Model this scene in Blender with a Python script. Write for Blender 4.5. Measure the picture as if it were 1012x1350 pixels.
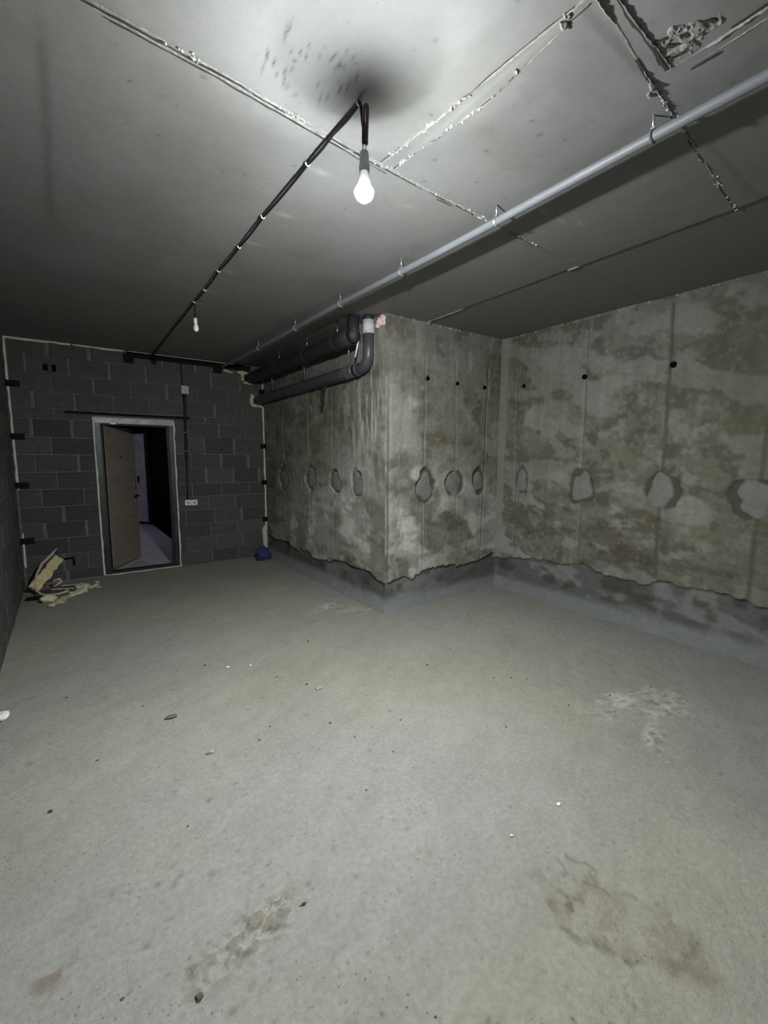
import bpy, bmesh, math, random
import numpy as np
from mathutils import Vector, Matrix, noise as mnoise

for o in list(bpy.data.objects):
    bpy.data.objects.remove(o)
SC = bpy.context.scene
COL = SC.collection
rnd = random.Random(7)
PI = math.pi

# ------------------------------------------------------------------ camera
cam_data = bpy.data.cameras.new('camera')
cam = bpy.data.objects.new('camera', cam_data); COL.objects.link(cam)
FW = Vector((0.58121, 0.80458, -0.12184)); RT = Vector((0.81091, -0.58515, 0.00424)); UP = Vector((0.06788, 0.10127, 0.99254))
m = Matrix((( RT.x, UP.x, -FW.x, 0.0), (RT.y, UP.y, -FW.y, 0.0), (RT.z, UP.z, -FW.z, 1.5), (0, 0, 0, 1)))
cam.matrix_world = m
cam_data.sensor_fit = 'VERTICAL'; cam_data.sensor_height = 36.0
cam_data.lens = 581.87 * 36.0 / 1350.0
cam_data.clip_start = 0.02; cam_data.clip_end = 100
SC.camera = cam

# ------------------------------------------------------------------ world, exposure
w = bpy.data.worlds.new('world'); SC.world = w; w.use_nodes = True
w.node_tree.nodes['Background'].inputs[0].default_value = (0.55, 0.6, 0.7, 1)
w.node_tree.nodes['Background'].inputs[1].default_value = 0.004
SC.view_settings.view_transform = 'Standard'; SC.view_settings.look = 'None'
SC.view_settings.gamma = 1.0; SC.view_settings.use_curve_mapping = False
SC.view_settings.exposure = 0.22
BULB_STRENGTH = 3150.0        # frosted globe
BULB_FILL_STRENGTH = 33000.0     # bright cap added to the globe, aimed at the pier as fill
BULB_COLOR = (0.97, 1.0, 0.96, 1)
HALL_STRENGTH = 48.0

# room (metres): floor z=0, ceiling z=H
H = 2.804; XL = -0.458; YB = 6.4845; XC = 2.4814; YC = 3.4125; XR = 4.093; YR = -3.6

# ------------------------------------------------------------------ noise (numpy)
def vnoise(x, y, seed):
    r = np.random.RandomState(seed); L = r.rand(256, 256)
    xi = np.floor(x).astype(int); yi = np.floor(y).astype(int)
    fx = x - xi; fy = y - yi
    fx = fx * fx * (3 - 2 * fx); fy = fy * fy * (3 - 2 * fy)
    a = L[xi % 256, yi % 256]; b = L[(xi + 1) % 256, yi % 256]
    c = L[xi % 256, (yi + 1) % 256]; d = L[(xi + 1) % 256, (yi + 1) % 256]
    return (a * (1 - fx) + b * fx) * (1 - fy) + (c * (1 - fx) + d * fx) * fy
def fbm(x, y, seed, octv=4):
    s = np.zeros_like(x, dtype=float); a = 0.5; t = 0
    for i in range(octv):
        s += a * vnoise(x * 2 ** i + 13.7 * i, y * 2 ** i + 7.1 * i, seed + i * 17); t += a; a *= 0.5
    return s / t
def sstep(a, b, x):
    t = np.clip((x - a) / (b - a), 0, 1); return t * t * (3 - 2 * t)
def mixc(c, col, f):
    f = f[..., None]; return c * (1 - f) + np.array(col) * f

# ------------------------------------------------------------------ materials
def new_mat(name):
    mt = bpy.data.materials.new(name); mt.use_nodes = True
    nt = mt.node_tree; return mt, nt, nt.nodes['Principled BSDF']
def mat(name, col, rough=0.8, metal=0.0, nscale=30, nvar=0.18, bump=0.0, bscale=80, emit=None, spec=0.5, rand=0.0):
    mt, nt, b = new_mat(name)
    tc = nt.nodes.new('ShaderNodeTexCoord')
    nz = nt.nodes.new('ShaderNodeTexNoise'); nz.inputs['Scale'].default_value = nscale; nz.inputs['Detail'].default_value = 6
    nt.links.new(tc.outputs['Object'], nz.inputs['Vector'])
    mr = nt.nodes.new('ShaderNodeMapRange'); mr.inputs['From Min'].default_value = 0.25; mr.inputs['From Max'].default_value = 0.75
    mr.inputs['To Min'].default_value = 1 - nvar; mr.inputs['To Max'].default_value = 1 + nvar
    nt.links.new(nz.outputs[0], mr.inputs[0])
    val = mr.outputs[0]
    if rand:
        oi = nt.nodes.new('ShaderNodeObjectInfo'); m2 = nt.nodes.new('ShaderNodeMapRange')
        m2.inputs['To Min'].default_value = 1 - rand; m2.inputs['To Max'].default_value = 1 + rand
        nt.links.new(oi.outputs['Random'], m2.inputs[0])
        mu = nt.nodes.new('ShaderNodeMath'); mu.operation = 'MULTIPLY'
        nt.links.new(val, mu.inputs[0]); nt.links.new(m2.outputs[0], mu.inputs[1]); val = mu.outputs[0]
    vm = nt.nodes.new('ShaderNodeVectorMath'); vm.operation = 'SCALE'; vm.inputs[0].default_value = col[:3]
    nt.links.new(val, vm.inputs['Scale']); nt.links.new(vm.outputs[0], b.inputs['Base Color'])
    b.inputs['Roughness'].default_value = rough; b.inputs['Metallic'].default_value = metal
    b.inputs['Specular IOR Level'].default_value = spec
    if bump:
        n2 = nt.nodes.new('ShaderNodeTexNoise'); n2.inputs['Scale'].default_value = bscale; n2.inputs['Detail'].default_value = 5
        nt.links.new(tc.outputs['Object'], n2.inputs['Vector'])
        bp = nt.nodes.new('ShaderNodeBump'); bp.inputs['Strength'].default_value = bump; bp.inputs['Distance'].default_value = 0.01
        nt.links.new(n2.outputs[0], bp.inputs['Height']); nt.links.new(bp.outputs[0], b.inputs['Normal'])
    if emit:
        b.inputs['Emission Color'].default_value = emit[0]; b.inputs['Emission Strength'].default_value = emit[1]
    return mt
def concrete_mat(name, tone=0.6, nscale=22, rough=0.85, speck=0.35, fine=0.10, bump=0.25, bscale=60, spec=0.25, speck_scale=26, speck_thr=0.14):
    """colour of the slab itself comes from the mesh attribute Col (stains, damp marks, some painted shade), grain and pits from noise"""
    mt, nt, b = new_mat(name)
    tc = nt.nodes.new('ShaderNodeTexCoord')
    at = nt.nodes.new('ShaderNodeAttribute'); at.attribute_name = 'Col'
    nz = nt.nodes.new('ShaderNodeTexNoise'); nz.inputs['Scale'].default_value = nscale; nz.inputs['Detail'].default_value = 9; nz.inputs['Roughness'].default_value = 0.65
    nt.links.new(tc.outputs['Object'], nz.inputs['Vector'])
    mr = nt.nodes.new('ShaderNodeMapRange'); mr.inputs['From Min'].default_value = 0.3; mr.inputs['From Max'].default_value = 0.7
    mr.inputs['To Min'].default_value = 1 - fine; mr.inputs['To Max'].default_value = 1 + fine
    nt.links.new(nz.outputs[0], mr.inputs[0])
    vo = nt.nodes.new('ShaderNodeTexVoronoi'); vo.inputs['Scale'].default_value = speck_scale
    nt.links.new(tc.outputs['Object'], vo.inputs['Vector'])
    m3 = nt.nodes.new('ShaderNodeMapRange'); m3.inputs['From Min'].default_value = speck_thr * 0.5; m3.inputs['From Max'].default_value = speck_thr
    m3.inputs['To Min'].default_value = 1 - speck; m3.inputs['To Max'].default_value = 1
    nt.links.new(vo.outputs['Distance'], m3.inputs[0])
    n3 = nt.nodes.new('ShaderNodeTexNoise'); n3.inputs['Scale'].default_value = 5; n3.inputs['Detail'].default_value = 4
    nt.links.new(tc.outputs['Object'], n3.inputs['Vector'])
    m4 = nt.nodes.new('ShaderNodeMapRange'); m4.inputs['From Min'].default_value = 0.5; m4.inputs['From Max'].default_value = 0.62
    nt.links.new(n3.outputs[0], m4.inputs[0])
    mx = nt.nodes.new('ShaderNodeMix'); mx.data_type = 'FLOAT'; mx.inputs['A'].default_value = 1.0
    nt.links.new(m4.outputs[0], mx.inputs['Factor']); nt.links.new(m3.outputs[0], mx.inputs['B'])
    mu = nt.nodes.new('ShaderNodeMath'); mu.operation = 'MULTIPLY'
    nt.links.new(mr.outputs[0], mu.inputs[0]); nt.links.new(mx.outputs['Result'], mu.inputs[1])
    vm = nt.nodes.new('ShaderNodeVectorMath'); vm.operation = 'SCALE'
    vt = nt.nodes.new('ShaderNodeVectorMath'); vt.operation = 'SCALE'; vt.inputs['Scale'].default_value = tone
    nt.links.new(at.outputs['Color'], vt.inputs[0]); nt.links.new(vt.outputs[0], vm.inputs[0]); nt.links.new(mu.outputs[0], vm.inputs['Scale'])
    nt.links.new(vm.outputs[0], b.inputs['Base Color'])
    b.inputs['Roughness'].default_value = rough; b.inputs['Specular IOR Level'].default_value = spec
    n2 = nt.nodes.new('ShaderNodeTexNoise'); n2.inputs['Scale'].default_value = bscale; n2.inputs['Detail'].default_value = 8
    nt.links.new(tc.outputs['Object'], n2.inputs['Vector'])
    bp = nt.nodes.new('ShaderNodeBump'); bp.inputs['Strength'].default_value = bump; bp.inputs['Distance'].default_value = 0.008
    nt.links.new(n2.outputs[0], bp.inputs['Height']); nt.links.new(bp.outputs[0], b.inputs['Normal'])
    return mt
def wood_mat(name):
    mt, nt, b = new_mat(name)
    tc = nt.nodes.new('ShaderNodeTexCoord'); mp = nt.nodes.new('ShaderNodeMapping')
    mp.inputs['Scale'].default_value = (1.6, 1.6, 26)
    nt.links.new(tc.outputs['Object'], mp.inputs['Vector'])
    nz = nt.nodes.new('ShaderNodeTexNoise'); nz.inputs['Scale'].default_value = 1.5; nz.inputs['Detail'].default_value = 8
    nt.links.new(mp.outputs[0], nz.inputs['Vector'])
    cr = nt.nodes.new('ShaderNodeValToRGB')
    cr.color_ramp.elements[0].position = 0.3; cr.color_ramp.elements[0].color = (0.20, 0.165, 0.14, 1)
    cr.color_ramp.elements[1].position = 0.7; cr.color_ramp.elements[1].color = (0.275, 0.23, 0.195, 1)
    nt.links.new(nz.outputs[0], cr.inputs[0]); nt.links.new(cr.outputs[0], b.inputs['Base Color'])
    b.inputs['Roughness'].default_value = 0.6
    return mt

M = {}
M['floor'] = concrete_mat('floor_screed', nscale=48, rough=0.8, speck=0.5, fine=0.14, bump=0.55, bscale=110, speck_scale=42, speck_thr=0.2)
M['ceil'] = concrete_mat('ceiling_concrete', rough=0.7, speck=0.25, fine=0.05, bump=0.10, bscale=45, speck_scale=18, speck_thr=0.10)
M['wall'] = concrete_mat('cast_concrete_wall', rough=0.8, speck=0.35, fine=0.13, bump=0.35, bscale=40)
M['block_a'] = mat('block_dark', (0.066, 0.067, 0.066), 0.95, nscale=25, nvar=0.22, bump=0.5, bscale=160, rand=0.24)
M['block_b'] = mat('block_smeared', (0.074, 0.075, 0.073), 0.95, nscale=12, nvar=0.18, bump=0.4, bscale=120, rand=0.07)
M['mortar'] = mat('block_mortar', (0.135, 0.136, 0.131), 0.95, nscale=14, nvar=0.22, bump=0.5, bscale=90)
M['foam'] = mat('pale_foam', (0.62, 0.62, 0.58), 0.8, nscale=40, nvar=0.1, bump=0.4, bscale=60)
M['foam_old'] = mat('mounting_foam_yellowish', (0.52, 0.49, 0.38), 0.85, nscale=30, nvar=0.15, bump=0.6, bscale=70)
M['foam_pink'] = mat('pink_foam', (0.78, 0.58, 0.58), 0.7, nscale=40, nvar=0.1, bump=0.5, bscale=90)
M['black'] = mat('black_steel', (0.006, 0.006, 0.007), 0.8, spec=0.2)
M['black_plastic'] = mat('black_plastic', (0.012, 0.012, 0.013), 0.6, spec=0.3)
M['dark_hole'] = mat('dark_hole', (0.006, 0.006, 0.006), 1.0, spec=0.0)
M['grey_pipe'] = mat('grey_plastic_pipe', (0.17, 0.18, 0.205), 0.5, nscale=6, nvar=0.1)
M['drain'] = mat('dark_grey_drain_pipe', (0.062, 0.066, 0.076), 0.38, nscale=8, nvar=0.15)
M['drain_dark'] = mat('insulated_dark_pipe', (0.022, 0.024, 0.031), 0.6, nscale=8, nvar=0.15)
M['tape'] = mat('silver_grey_tape', (0.55, 0.56, 0.60), 0.5, nscale=50, nvar=0.18, bump=0.4, bscale=70)
M['zinc'] = mat('zinc_steel', (0.55, 0.56, 0.58), 0.35, metal=0.8)
M['white_pl'] = mat('white_plastic', (0.78, 0.78, 0.78), 0.45, nvar=0.04)
M['grey_pl'] = mat('grey_plastic', (0.40, 0.41, 0.42), 0.5, nvar=0.05)
M['socket'] = mat('lamp_socket', (0.75, 0.76, 0.74), 0.5, nvar=0.05)
M['red_wire'] = mat('reddish_cord', (0.06, 0.03, 0.03), 0.5)
M['frame'] = mat('door_frame_lit_paint', (0.17, 0.17, 0.19), 0.42, nscale=9, nvar=0.45, bump=0.1, metal=0.3)  # frame head: its brighter reflected light is put into the colour
M['frame_shaded'] = mat('door_frame_shaded_paint', (0.028, 0.028, 0.033), 0.4, nscale=5, nvar=0.8, bump=0.1, metal=0.3)  # same frame on the jambs, their shade put into a darker colour
M['frame_dark'] = mat('door_frame_inner', (0.008, 0.008, 0.010), 0.6)
M['wood'] = wood_mat('door_veneer')
M['hall_floor'] = mat('hall_floor', (0.42, 0.40, 0.42), 0.7, nscale=5, nvar=0.2)
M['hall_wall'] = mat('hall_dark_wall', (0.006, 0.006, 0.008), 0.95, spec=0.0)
M['hall_door'] = mat('hall_door_paint', (0.55, 0.53, 0.58), 0.5, nscale=6, nvar=0.2)
M['chrome'] = mat('satin_chrome', (0.6, 0.6, 0.62), 0.3, metal=0.9)
M['yellow_ins'] = mat('yellow_insulation', (0.62, 0.53, 0.29), 0.9, nscale=30, nvar=0.2, bump=0.7, bscale=60)
M['chip'] = mat('pale_foam_chip', (0.58, 0.53, 0.38), 0.9, nscale=30, nvar=0.2, bump=0.5, bscale=60)
M['card'] = mat('pale_card', (0.45, 0.42, 0.36), 0.85, nscale=25, nvar=0.15)
M['pinkish'] = mat('pinkish_strip', (0.45, 0.36, 0.30), 0.8, nscale=25, nvar=0.15)
M['brown'] = mat('brown_board', (0.075, 0.06, 0.042), 0.9, nscale=20, nvar=0.3)
M['blue'] = mat('blue_fabric', (0.018, 0.03, 0.105), 0.8, nscale=40, nvar=0.25, bump=0.4, bscale=120)
M['white_bit'] = mat('white_plaster_bit', (0.75, 0.75, 0.72), 0.8)
M['rust_bit'] = mat('brown_leaf', (0.13, 0.095, 0.075), 0.9)
M['pebble'] = mat('dark_pebble', (0.07, 0.068, 0.06), 0.9, rand=0.4)
M['bulb'] = mat('lit_bulb', (0.9, 0.9, 0.9), 0.4, emit=(BULB_COLOR, BULB_STRENGTH))
M['bulb_fill'] = mat('bulb_fill_cap', (0.9, 0.9, 0.9), 0.4, emit=(BULB_COLOR, BULB_FILL_STRENGTH))
M['hall_fill_lamp'] = mat('hall_fill_lamp', (0.9, 0.9, 0.9), 0.4, emit=((0.80, 0.77, 1.0, 1), HALL_STRENGTH))

# ------------------------------------------------------------------ mesh helpers
def link_mesh(name, verts, faces, material, parent=None, smooth=False, loc=None):
    me = bpy.data.meshes.new(name); me.from_pydata([tuple(v) for v in verts], [], faces); me.update()
    if smooth:
        me.polygons.foreach_set('use_smooth', [True] * len(me.polygons))
    me.materials.append(material if not isinstance(material, str) else M[material])
    o = bpy.data.objects.new(name, me); COL.objects.link(o)
    if loc: o.location = loc
    if parent: o.parent = parent
    return o
def tag(o, label=None, cat=None, group=None, kind=None):
    if label: o['label'] = label
    if cat: o['category'] = cat
    if group: o['group'] = group
    if kind: o['kind'] = kind
    return o
def empty(name, loc, label=None, cat=None, group=None, kind=None):
    o = bpy.data.objects.new(name, None); COL.objects.link(o); o.location = loc; o.empty_display_size = 0.05
    return tag(o, label, cat, group, kind)
def spline(pts, k=6):
    pts = [Vector(p) for p in pts]; out = []
    for i in range(len(pts) - 1):
        p0, p1, p2, p3 = pts[max(i - 1, 0)], pts[i], pts[i + 1], pts[min(i + 2, len(pts) - 1)]
        for j in range(k):
            t = j / k; out.append(0.5 * (2 * p1 + (p2 - p0) * t + (2 * p0 - 5 * p1 + 4 * p2 - p3) * t * t + (3 * p1 - p0 - 3 * p2 + p3) * t ** 3))
    return out + [pts[-1]]
class MB:
    """collects geometry in world coordinates; build() puts it under a parent Empty"""
    def __init__(s): s.v = []; s.f = []
    def add(s, v, f):
        n = len(s.v); s.v += [tuple(q) for q in v]; s.f += [tuple(i + n for i in q) for q in f]; return s
    def box(s, a, b, ch=0.0):
        x0, y0, z0 = a; x1, y1, z1 = b
        if ch <= 0:
            v = [(x, y, z) for z in (z0, z1) for y in (y0, y1) for x in (x0, x1)]
            return s.add(v, [(0, 2, 3, 1), (4, 5, 7, 6), (0, 1, 5, 4), (2, 6, 7, 3), (0, 4, 6, 2), (1, 3, 7, 5)])
        bm = bmesh.new(); bmesh.ops.create_cube(bm, size=1)
        for q in bm.verts: q.co = Vector(((x0 + x1) / 2 + q.co.x * (x1 - x0), (y0 + y1) / 2 + q.co.y * (y1 - y0), (z0 + z1) / 2 + q.co.z * (z1 - z0)))
        bmesh.ops.bevel(bm, geom=bm.edges[:], offset=ch, segments=2, affect='EDGES')
        bm.verts.index_update(); s.add([q.co[:] for q in bm.verts], [[q.index for q in f.verts] for f in bm.faces]); bm.free(); return s
    def tube(s, pts, r, n=10, caps=True):
        pts = [Vector(p) for p in pts]; rs = r if isinstance(r, (list, tuple)) else [r] * len(pts)
        base = len(s.v); up = None
        for i, p in enumerate(pts):
            t = (pts[min(i + 1, len(pts) - 1)] - pts[max(i - 1, 0)]).normalized()
            if up is None: up = t.orthogonal().normalized()
            else:
                up = (up - t * up.dot(t))
                up = up.normalized() if up.length > 1e-6 else t.orthogonal().normalized()
            sd = t.cross(up)
            for k in range(n):
                a = 2 * PI * k / n; s.v.append(tuple(p + (up * math.cos(a) + sd * math.sin(a)) * rs[i]))
        for i in range(len(pts) - 1):
            for k in range(n):
                a = base + i * n + k; b = base + i * n + (k + 1) % n; s.f.append((a, b, b + n, a + n))
        if caps:
            s.f.append(tuple(base + k for k in range(n))[::-1]); s.f.append(tuple(base + (len(pts) - 1) * n + k for k in range(n)))
        return s
    def lathe(s, c, prof, n=24, axis='z'):
        base = len(s.v); c = Vector(c)
        for (r, h) in prof:
            for k in range(n):
                a = 2 * PI * k / n
                d = dict(z=(r * math.cos(a), r * math.sin(a), h), y=(r * math.cos(a), h, r * math.sin(a)), x=(h, r * math.cos(a), r * math.sin(a)))[axis]
                s.v.append(tuple(c + Vector(d)))
        for i in range(len(prof) - 1):
            for k in range(n):
                a = base + i * n + k; b = base + i * n + (k + 1) % n; s.f.append((a, b, b + n, a + n))
        s.f.append(tuple(base + k for k in range(n))[::-1]); s.f.append(tuple(base + (len(prof) - 1) * n + k for k in range(n)))
        return s
    def blob(s, c, rad, seed, sub=2, amp=0.3, freq=2.0, flat=None):
        bm = bmesh.new(); bmesh.ops.create_icosphere(bm, subdivisions=sub, radius=1)
        off = Vector((seed * 3.1, seed * 1.7, seed * 0.9))
        for q in bm.verts:
            k = 1 + amp * mnoise.noise(q.co * freq + off)
            q.co = Vector((q.co.x * rad[0] * k, q.co.y * rad[1] * k, q.co.z * rad[2] * k)) + Vector(c)
            if flat is not None and q.co.z < flat: q.co.z = flat
        bm.verts.index_update(); s.add([q.co[:] for q in bm.verts], [[q.index for q in f.verts] for f in bm.faces]); bm.free(); return s
    def build(s, name, material, parent=None, smooth=False, kind=None):
        off = parent_world(parent) if parent else Vector((0, 0, 0))
        o = link_mesh(name, [Vector(q) - off for q in s.v], s.f, material, parent, smooth)
        if kind: o['kind'] = kind
        return o
    def solo(s, name, material, origin, label=None, cat=None, group=None, kind=None, smooth=False):
        og = Vector(origin); o = link_mesh(name, [Vector(q) - og for q in s.v], s.f, material, None, smooth, og)
        return tag(o, label, cat, group, kind)
def parent_world(p):
    v = Vector(p.location); q = p.parent
    while q: v += Vector(q.location); q = q.parent
    return v

def grid_mesh(name, P, C, lab, names, mats, parent_kind='structure', keep=None):
    """P (nu,nv,3) points, C (nu,nv,3) colours, lab (nu-1,nv-1) face labels; label 0 is the surface itself, others become its children"""
    nu, nv = P.shape[:2]
    idx = np.arange(nu * nv).reshape(nu, nv)
    F = np.stack([idx[:-1, :-1], idx[1:, :-1], idx[1:, 1:], idx[:-1, 1:]], -1).reshape(-1, 4)
    lab = lab.reshape(-1)
    if keep is not None:
        k = keep.reshape(-1); F = F[k]; lab = lab[k]
    PV = P.reshape(-1, 3); CV = C.reshape(-1, 3); root = None; out = {}
    for L in sorted(set(lab.tolist())):
        f = F[lab == L]; u, inv = np.unique(f, return_inverse=True); inv = inv.reshape(f.shape)
        me = bpy.data.meshes.new(names[L]); nf = len(f)
        me.vertices.add(len(u)); me.vertices.foreach_set('co', PV[u].astype(np.float32).ravel())
        me.loops.add(nf * 4); me.loops.foreach_set('vertex_index', inv.astype(np.int32).ravel())
        me.polygons.add(nf); me.polygons.foreach_set('loop_start', np.arange(0, nf * 4, 4, dtype=np.int32))
        me.update(calc_edges=True)
        me.polygons.foreach_set('use_smooth', np.ones(nf, dtype=bool))
        ca = me.color_attributes.new('Col', 'FLOAT_COLOR', 'POINT')
        ca.data.foreach_set('color', np.concatenate([np.clip(CV[u], 0, 1), np.ones((len(u), 1))], 1).astype(np.float32).ravel())
        me.materials.append(mats[L] if isinstance(mats, dict) and L in mats else mats[0])
        o = bpy.data.objects.new(names[L], me); COL.objects.link(o)
        if L == 0: root = o; o['kind'] = parent_kind
        else: o.parent = root
        out[L] = o
    return out

def clean(a):
    a = np.sort(a); return a[np.r_[True, np.diff(a) > 0.002]]
def seg(a, b, n): return np.linspace(a, b, n, endpoint=False)

# ================================================================== STRUCTURE
# ------------------------------------------------------------------ floor
xs = np.concatenate([np.arange(XL - 0.05, 0.0, 0.01), np.arange(0.0, 1.8, 0.006), np.arange(1.8, XR + 0.02, 0.011), [XR + 0.05]])
ys = np.concatenate([seg(YR - 0.05, 0.1, 22), np.arange(0.1, 1.5, 0.006), np.arange(1.5, 2.2, 0.009), np.arange(2.2, 4.2, 0.016), np.arange(4.2, YB + 0.05, 0.035), [YB + 0.06]])
xs = clean(xs); ys = clean(ys)
X, Y = np.meshgrid(xs, ys, indexing='ij')
Z = (fbm(X * 0.8, Y * 0.8, 1, 3) - 0.5) * 0.012 + (fbm(X * 9, Y * 9, 2, 4) - 0.5) * 0.005 + (fbm((X + Y * 0.5) * 10, (Y - X * 0.5) * 34, 3, 4) - 0.5) * 0.004
c = np.zeros(X.shape + (3,)) + np.array([0.418, 0.408, 0.355])
low = fbm(X * 1.1, Y * 1.1, 5, 4); c *= (0.84 + 0.32 * low)[..., None]
c = mixc(c, (0.39, 0.40, 0.39), sstep(0.45, 0.7, fbm(X * 0.7 + 3, Y * 0.7, 9, 3)) * 0.7)
st = fbm((X + Y * 0.5) * 3, (Y - X * 0.5) * 12, 21, 4)
c *= (0.93 + 0.14 * st)[..., None]
mid = fbm(X * 6, Y * 6, 33, 4); c *= (1 - 0.10 * (mid - 0.5))[..., None]
def area(cx, cy, rx, ry, ang, soft=0.35, wob=0.35, seed=3):
    ca, sa = math.cos(ang), math.sin(ang); dx, dy = X - cx, Y - cy
    u = (dx * ca + dy * sa) / rx; v = (-dx * sa + dy * ca) / ry
    r = np.sqrt(u * u + v * v) + (fbm(X * 9, Y * 9, seed, 3) - 0.5) * 2 * wob
    return 1 - sstep(1 - soft, 1 + soft * 0.3, r)
# scraped rough patch in the foreground
a1 = area(0.43, 1.24, 0.19, 0.075, 0.15, 0.5, 0.6, 41); a2 = area(0.27, 1.21, 0.11, 0.09, 0.4, 0.5, 0.6, 45)
rg = 0.6 * fbm(X * 30, Y * 40, 51, 5) + 0.4 * (1 - np.abs(fbm(X * 22, Y * 34, 55, 4) - 0.5) * 4); rr = np.maximum(a1, a2 * 0.7)
Z += rr * (rg - 0.5) * 0.045
c = mixc(c, (0.30, 0.275, 0.225), rr * sstep(0.5, 0.58, rg) * 0.8); c = mixc(c, (0.52, 0.50, 0.45), rr * sstep(0.55, 0.42, rg) * 0.5)
# damp-stained patch bottom right: dark ragged outline, brown end
b1 = area(1.36, 0.60, 0.27, 0.13, -1.15, 0.5, 0.45, 61); ed = np.clip(1 - np.abs(b1 - 0.45) / 0.5, 0, 1)
rn = fbm(X * 20, Y * 20, 63, 5); sq = np.clip(1 - np.abs(fbm(X * 11, Y * 11, 64, 5) - 0.5) * 9, 0, 1)
Z -= ed * sstep(0.48, 0.6, rn) * 0.002
c = mixc(c, (0.20, 0.19, 0.15), np.clip(ed * sstep(0.50, 0.60, rn) * 0.8 + ed * sq * 0.6, 0, 0.85)); c = mixc(c, (0.31, 0.285, 0.235), b1 * (0.25 + 0.5 * sstep(0.4, 0.6, rn)))
b2 = area(1.40, 0.40, 0.10, 0.06, -1.1, 0.7, 0.7, 67); c = mixc(c, (0.25, 0.205, 0.155), b2 * (0.35 + 0.4 * sstep(0.4, 0.55, fbm(X * 14, Y * 14, 68, 5))))
b3 = area(1.42, 0.77, 0.11, 0.06, -0.6, 0.6, 0.6, 69); sq2 = np.clip(1 - np.abs(fbm(X * 16, Y * 16, 70, 4) - 0.5) * 8, 0, 1); c = mixc(c, (0.20, 0.19, 0.145), np.clip(b3 * sq2, 0, 1) * 0.75); Z -= b3 * sq2 * 0.002
b4 = area(1.30, 0.66, 0.05, 0.10, -0.2, 0.6, 0.6, 72); c = mixc(c, (0.17, 0.16, 0.125), b4 * sstep(0.46, 0.58, rn) * 0.8)
# white plaster splashes
for (cx, cy, rx, ry, an, sd, k) in ((2.78, 1.15, 0.46, 0.17, -0.28, 71, 1.25), (2.50, 0.93, 0.20, 0.06, 0.45, 75, 0.9), (2.13, 3.77, 0.25, 0.15, -0.5, 77, 1.6), (2.25, 3.57, 0.22, 0.06, -0.35, 79, 0.7)):
    s1 = area(cx, cy, rx, ry, an, 0.6, 0.5, sd); rdg = 1 - np.abs(fbm(X * 11 - Y * 5, Y * 24 + X * 9, sd + 1, 5) - 0.5) * 6
    rdg = np.clip(rdg, 0, 1)
    Z += s1 * rdg * 0.006
    c = mixc(c, (0.66, 0.645, 0.58), np.clip(s1 * (0.15 + 0.85 * rdg * sstep(0.36, 0.6, fbm(X * 7, Y * 9, sd + 5, 4)) + 0.3 * (fbm(X * 30, Y * 45, sd + 6, 4) - 0.4)) * 0.8 * k, 0, 1))
    c = mixc(c, (0.24, 0.225, 0.17), s1 * sstep(0.25, 0.0, rdg) * 0.5)
# reddish patch
r1 = area(-0.12, 1.475, 0.09, 0.045, 0.9, 0.7, 0.5, 81); r1 = r1 * sstep(0.35, 0.6, fbm(X * 22, Y * 22, 83, 4)); c = mixc(c, (0.24, 0.16, 0.14), r1 * 0.7)
# dents
for i in range(330):
    px, py = rnd.uniform(-0.4, 3.2), 0.25 + 3.2 * rnd.random() ** 1.6
    if i % 3 == 0: px, py = rnd.gauss(0.45, 0.35), rnd.gauss(1.35, 0.35)
    r = rnd.uniform(0.0045, 0.008) if rnd.random() < 0.8 else rnd.uniform(0.008, 0.015); i0 = np.searchsorted(xs, [px - 3 * r, px + 3 * r]); j0 = np.searchsorted(ys, [py - 3 * r, py + 3 * r])
    sl = (slice(i0[0], i0[1]), slice(j0[0], j0[1]))
    g = np.exp(-(((X[sl] - px) / r) ** 2 + ((Y[sl] - py) / (r * rnd.uniform(0.6, 1.1))) ** 2))
    Z[sl] -= g * r * 0.28; c[sl] = mixc(c[sl], (0.17, 0.165, 0.135), g * rnd.uniform(0.25, 0.75))
FZ = Z
def floor_z(x, y):
    i = min(max(np.searchsorted(xs, x), 0), len(xs) - 1); j = min(max(np.searchsorted(ys, y), 0), len(ys) - 1)
    return float(FZ[max(i - 1, 0):i + 2, max(j - 1, 0):j + 2].max())
P = np.stack([X, Y, Z], -1)
cx = (X[:-1, :-1] + X[1:, 1:]) / 2; cy = (Y[:-1, :-1] + Y[1:, 1:]) / 2
keep = ~((cx > XC + 0.06) & (cy > YC + 0.06))
grid_mesh('floor', P, c, np.zeros(cx.shape, int), {0: 'floor'}, {0: M['floor']}, keep=keep)

# ------------------------------------------------------------------ ceiling
xs = np.concatenate([np.arange(XL - 0.03, 0.4, 0.013), np.arange(0.4, 1.5, 0.006), np.arange(1.5, XR + 0.02, 0.013), [XR + 0.05]])
ys = np.concatenate([seg(YR - 0.05, 0.2, 22), np.arange(0.2, 1.0, 0.013), np.arange(1.0, 1.7, 0.006), np.arange(1.7, 3.0, 0.013), np.arange(3.0, YB + 0.03, 0.03), [YB + 0.05]])
xs = clean(xs); ys = clean(ys)
X, Y = np.meshgrid(xs, ys, indexing='ij')
lvl = np.zeros_like(X)
lvl += 0.010 * sstep(2.945, 2.965, X) * (Y < YC + 0.1)
ysA = np.interp(X, [XL, 0.155, 0.549, 1.15, 1.728, 2.479, 3.0], [1.63, 1.663, 1.69, 1.75, 1.776, 1.806, 1.83])
lvl += 0.004 * sstep(-0.008, 0.008, Y - ysA)
lvl -= 0.003 * sstep(1.30, 1.32, X) * (Y < ysA) * (Y > 0.84)
Z = H + lvl + (fbm(X * 1.2, Y * 1.2, 101, 3) - 0.5) * 0.003 + (fbm(X * 12, Y * 12, 104, 3) - 0.5) * 0.0016
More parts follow.
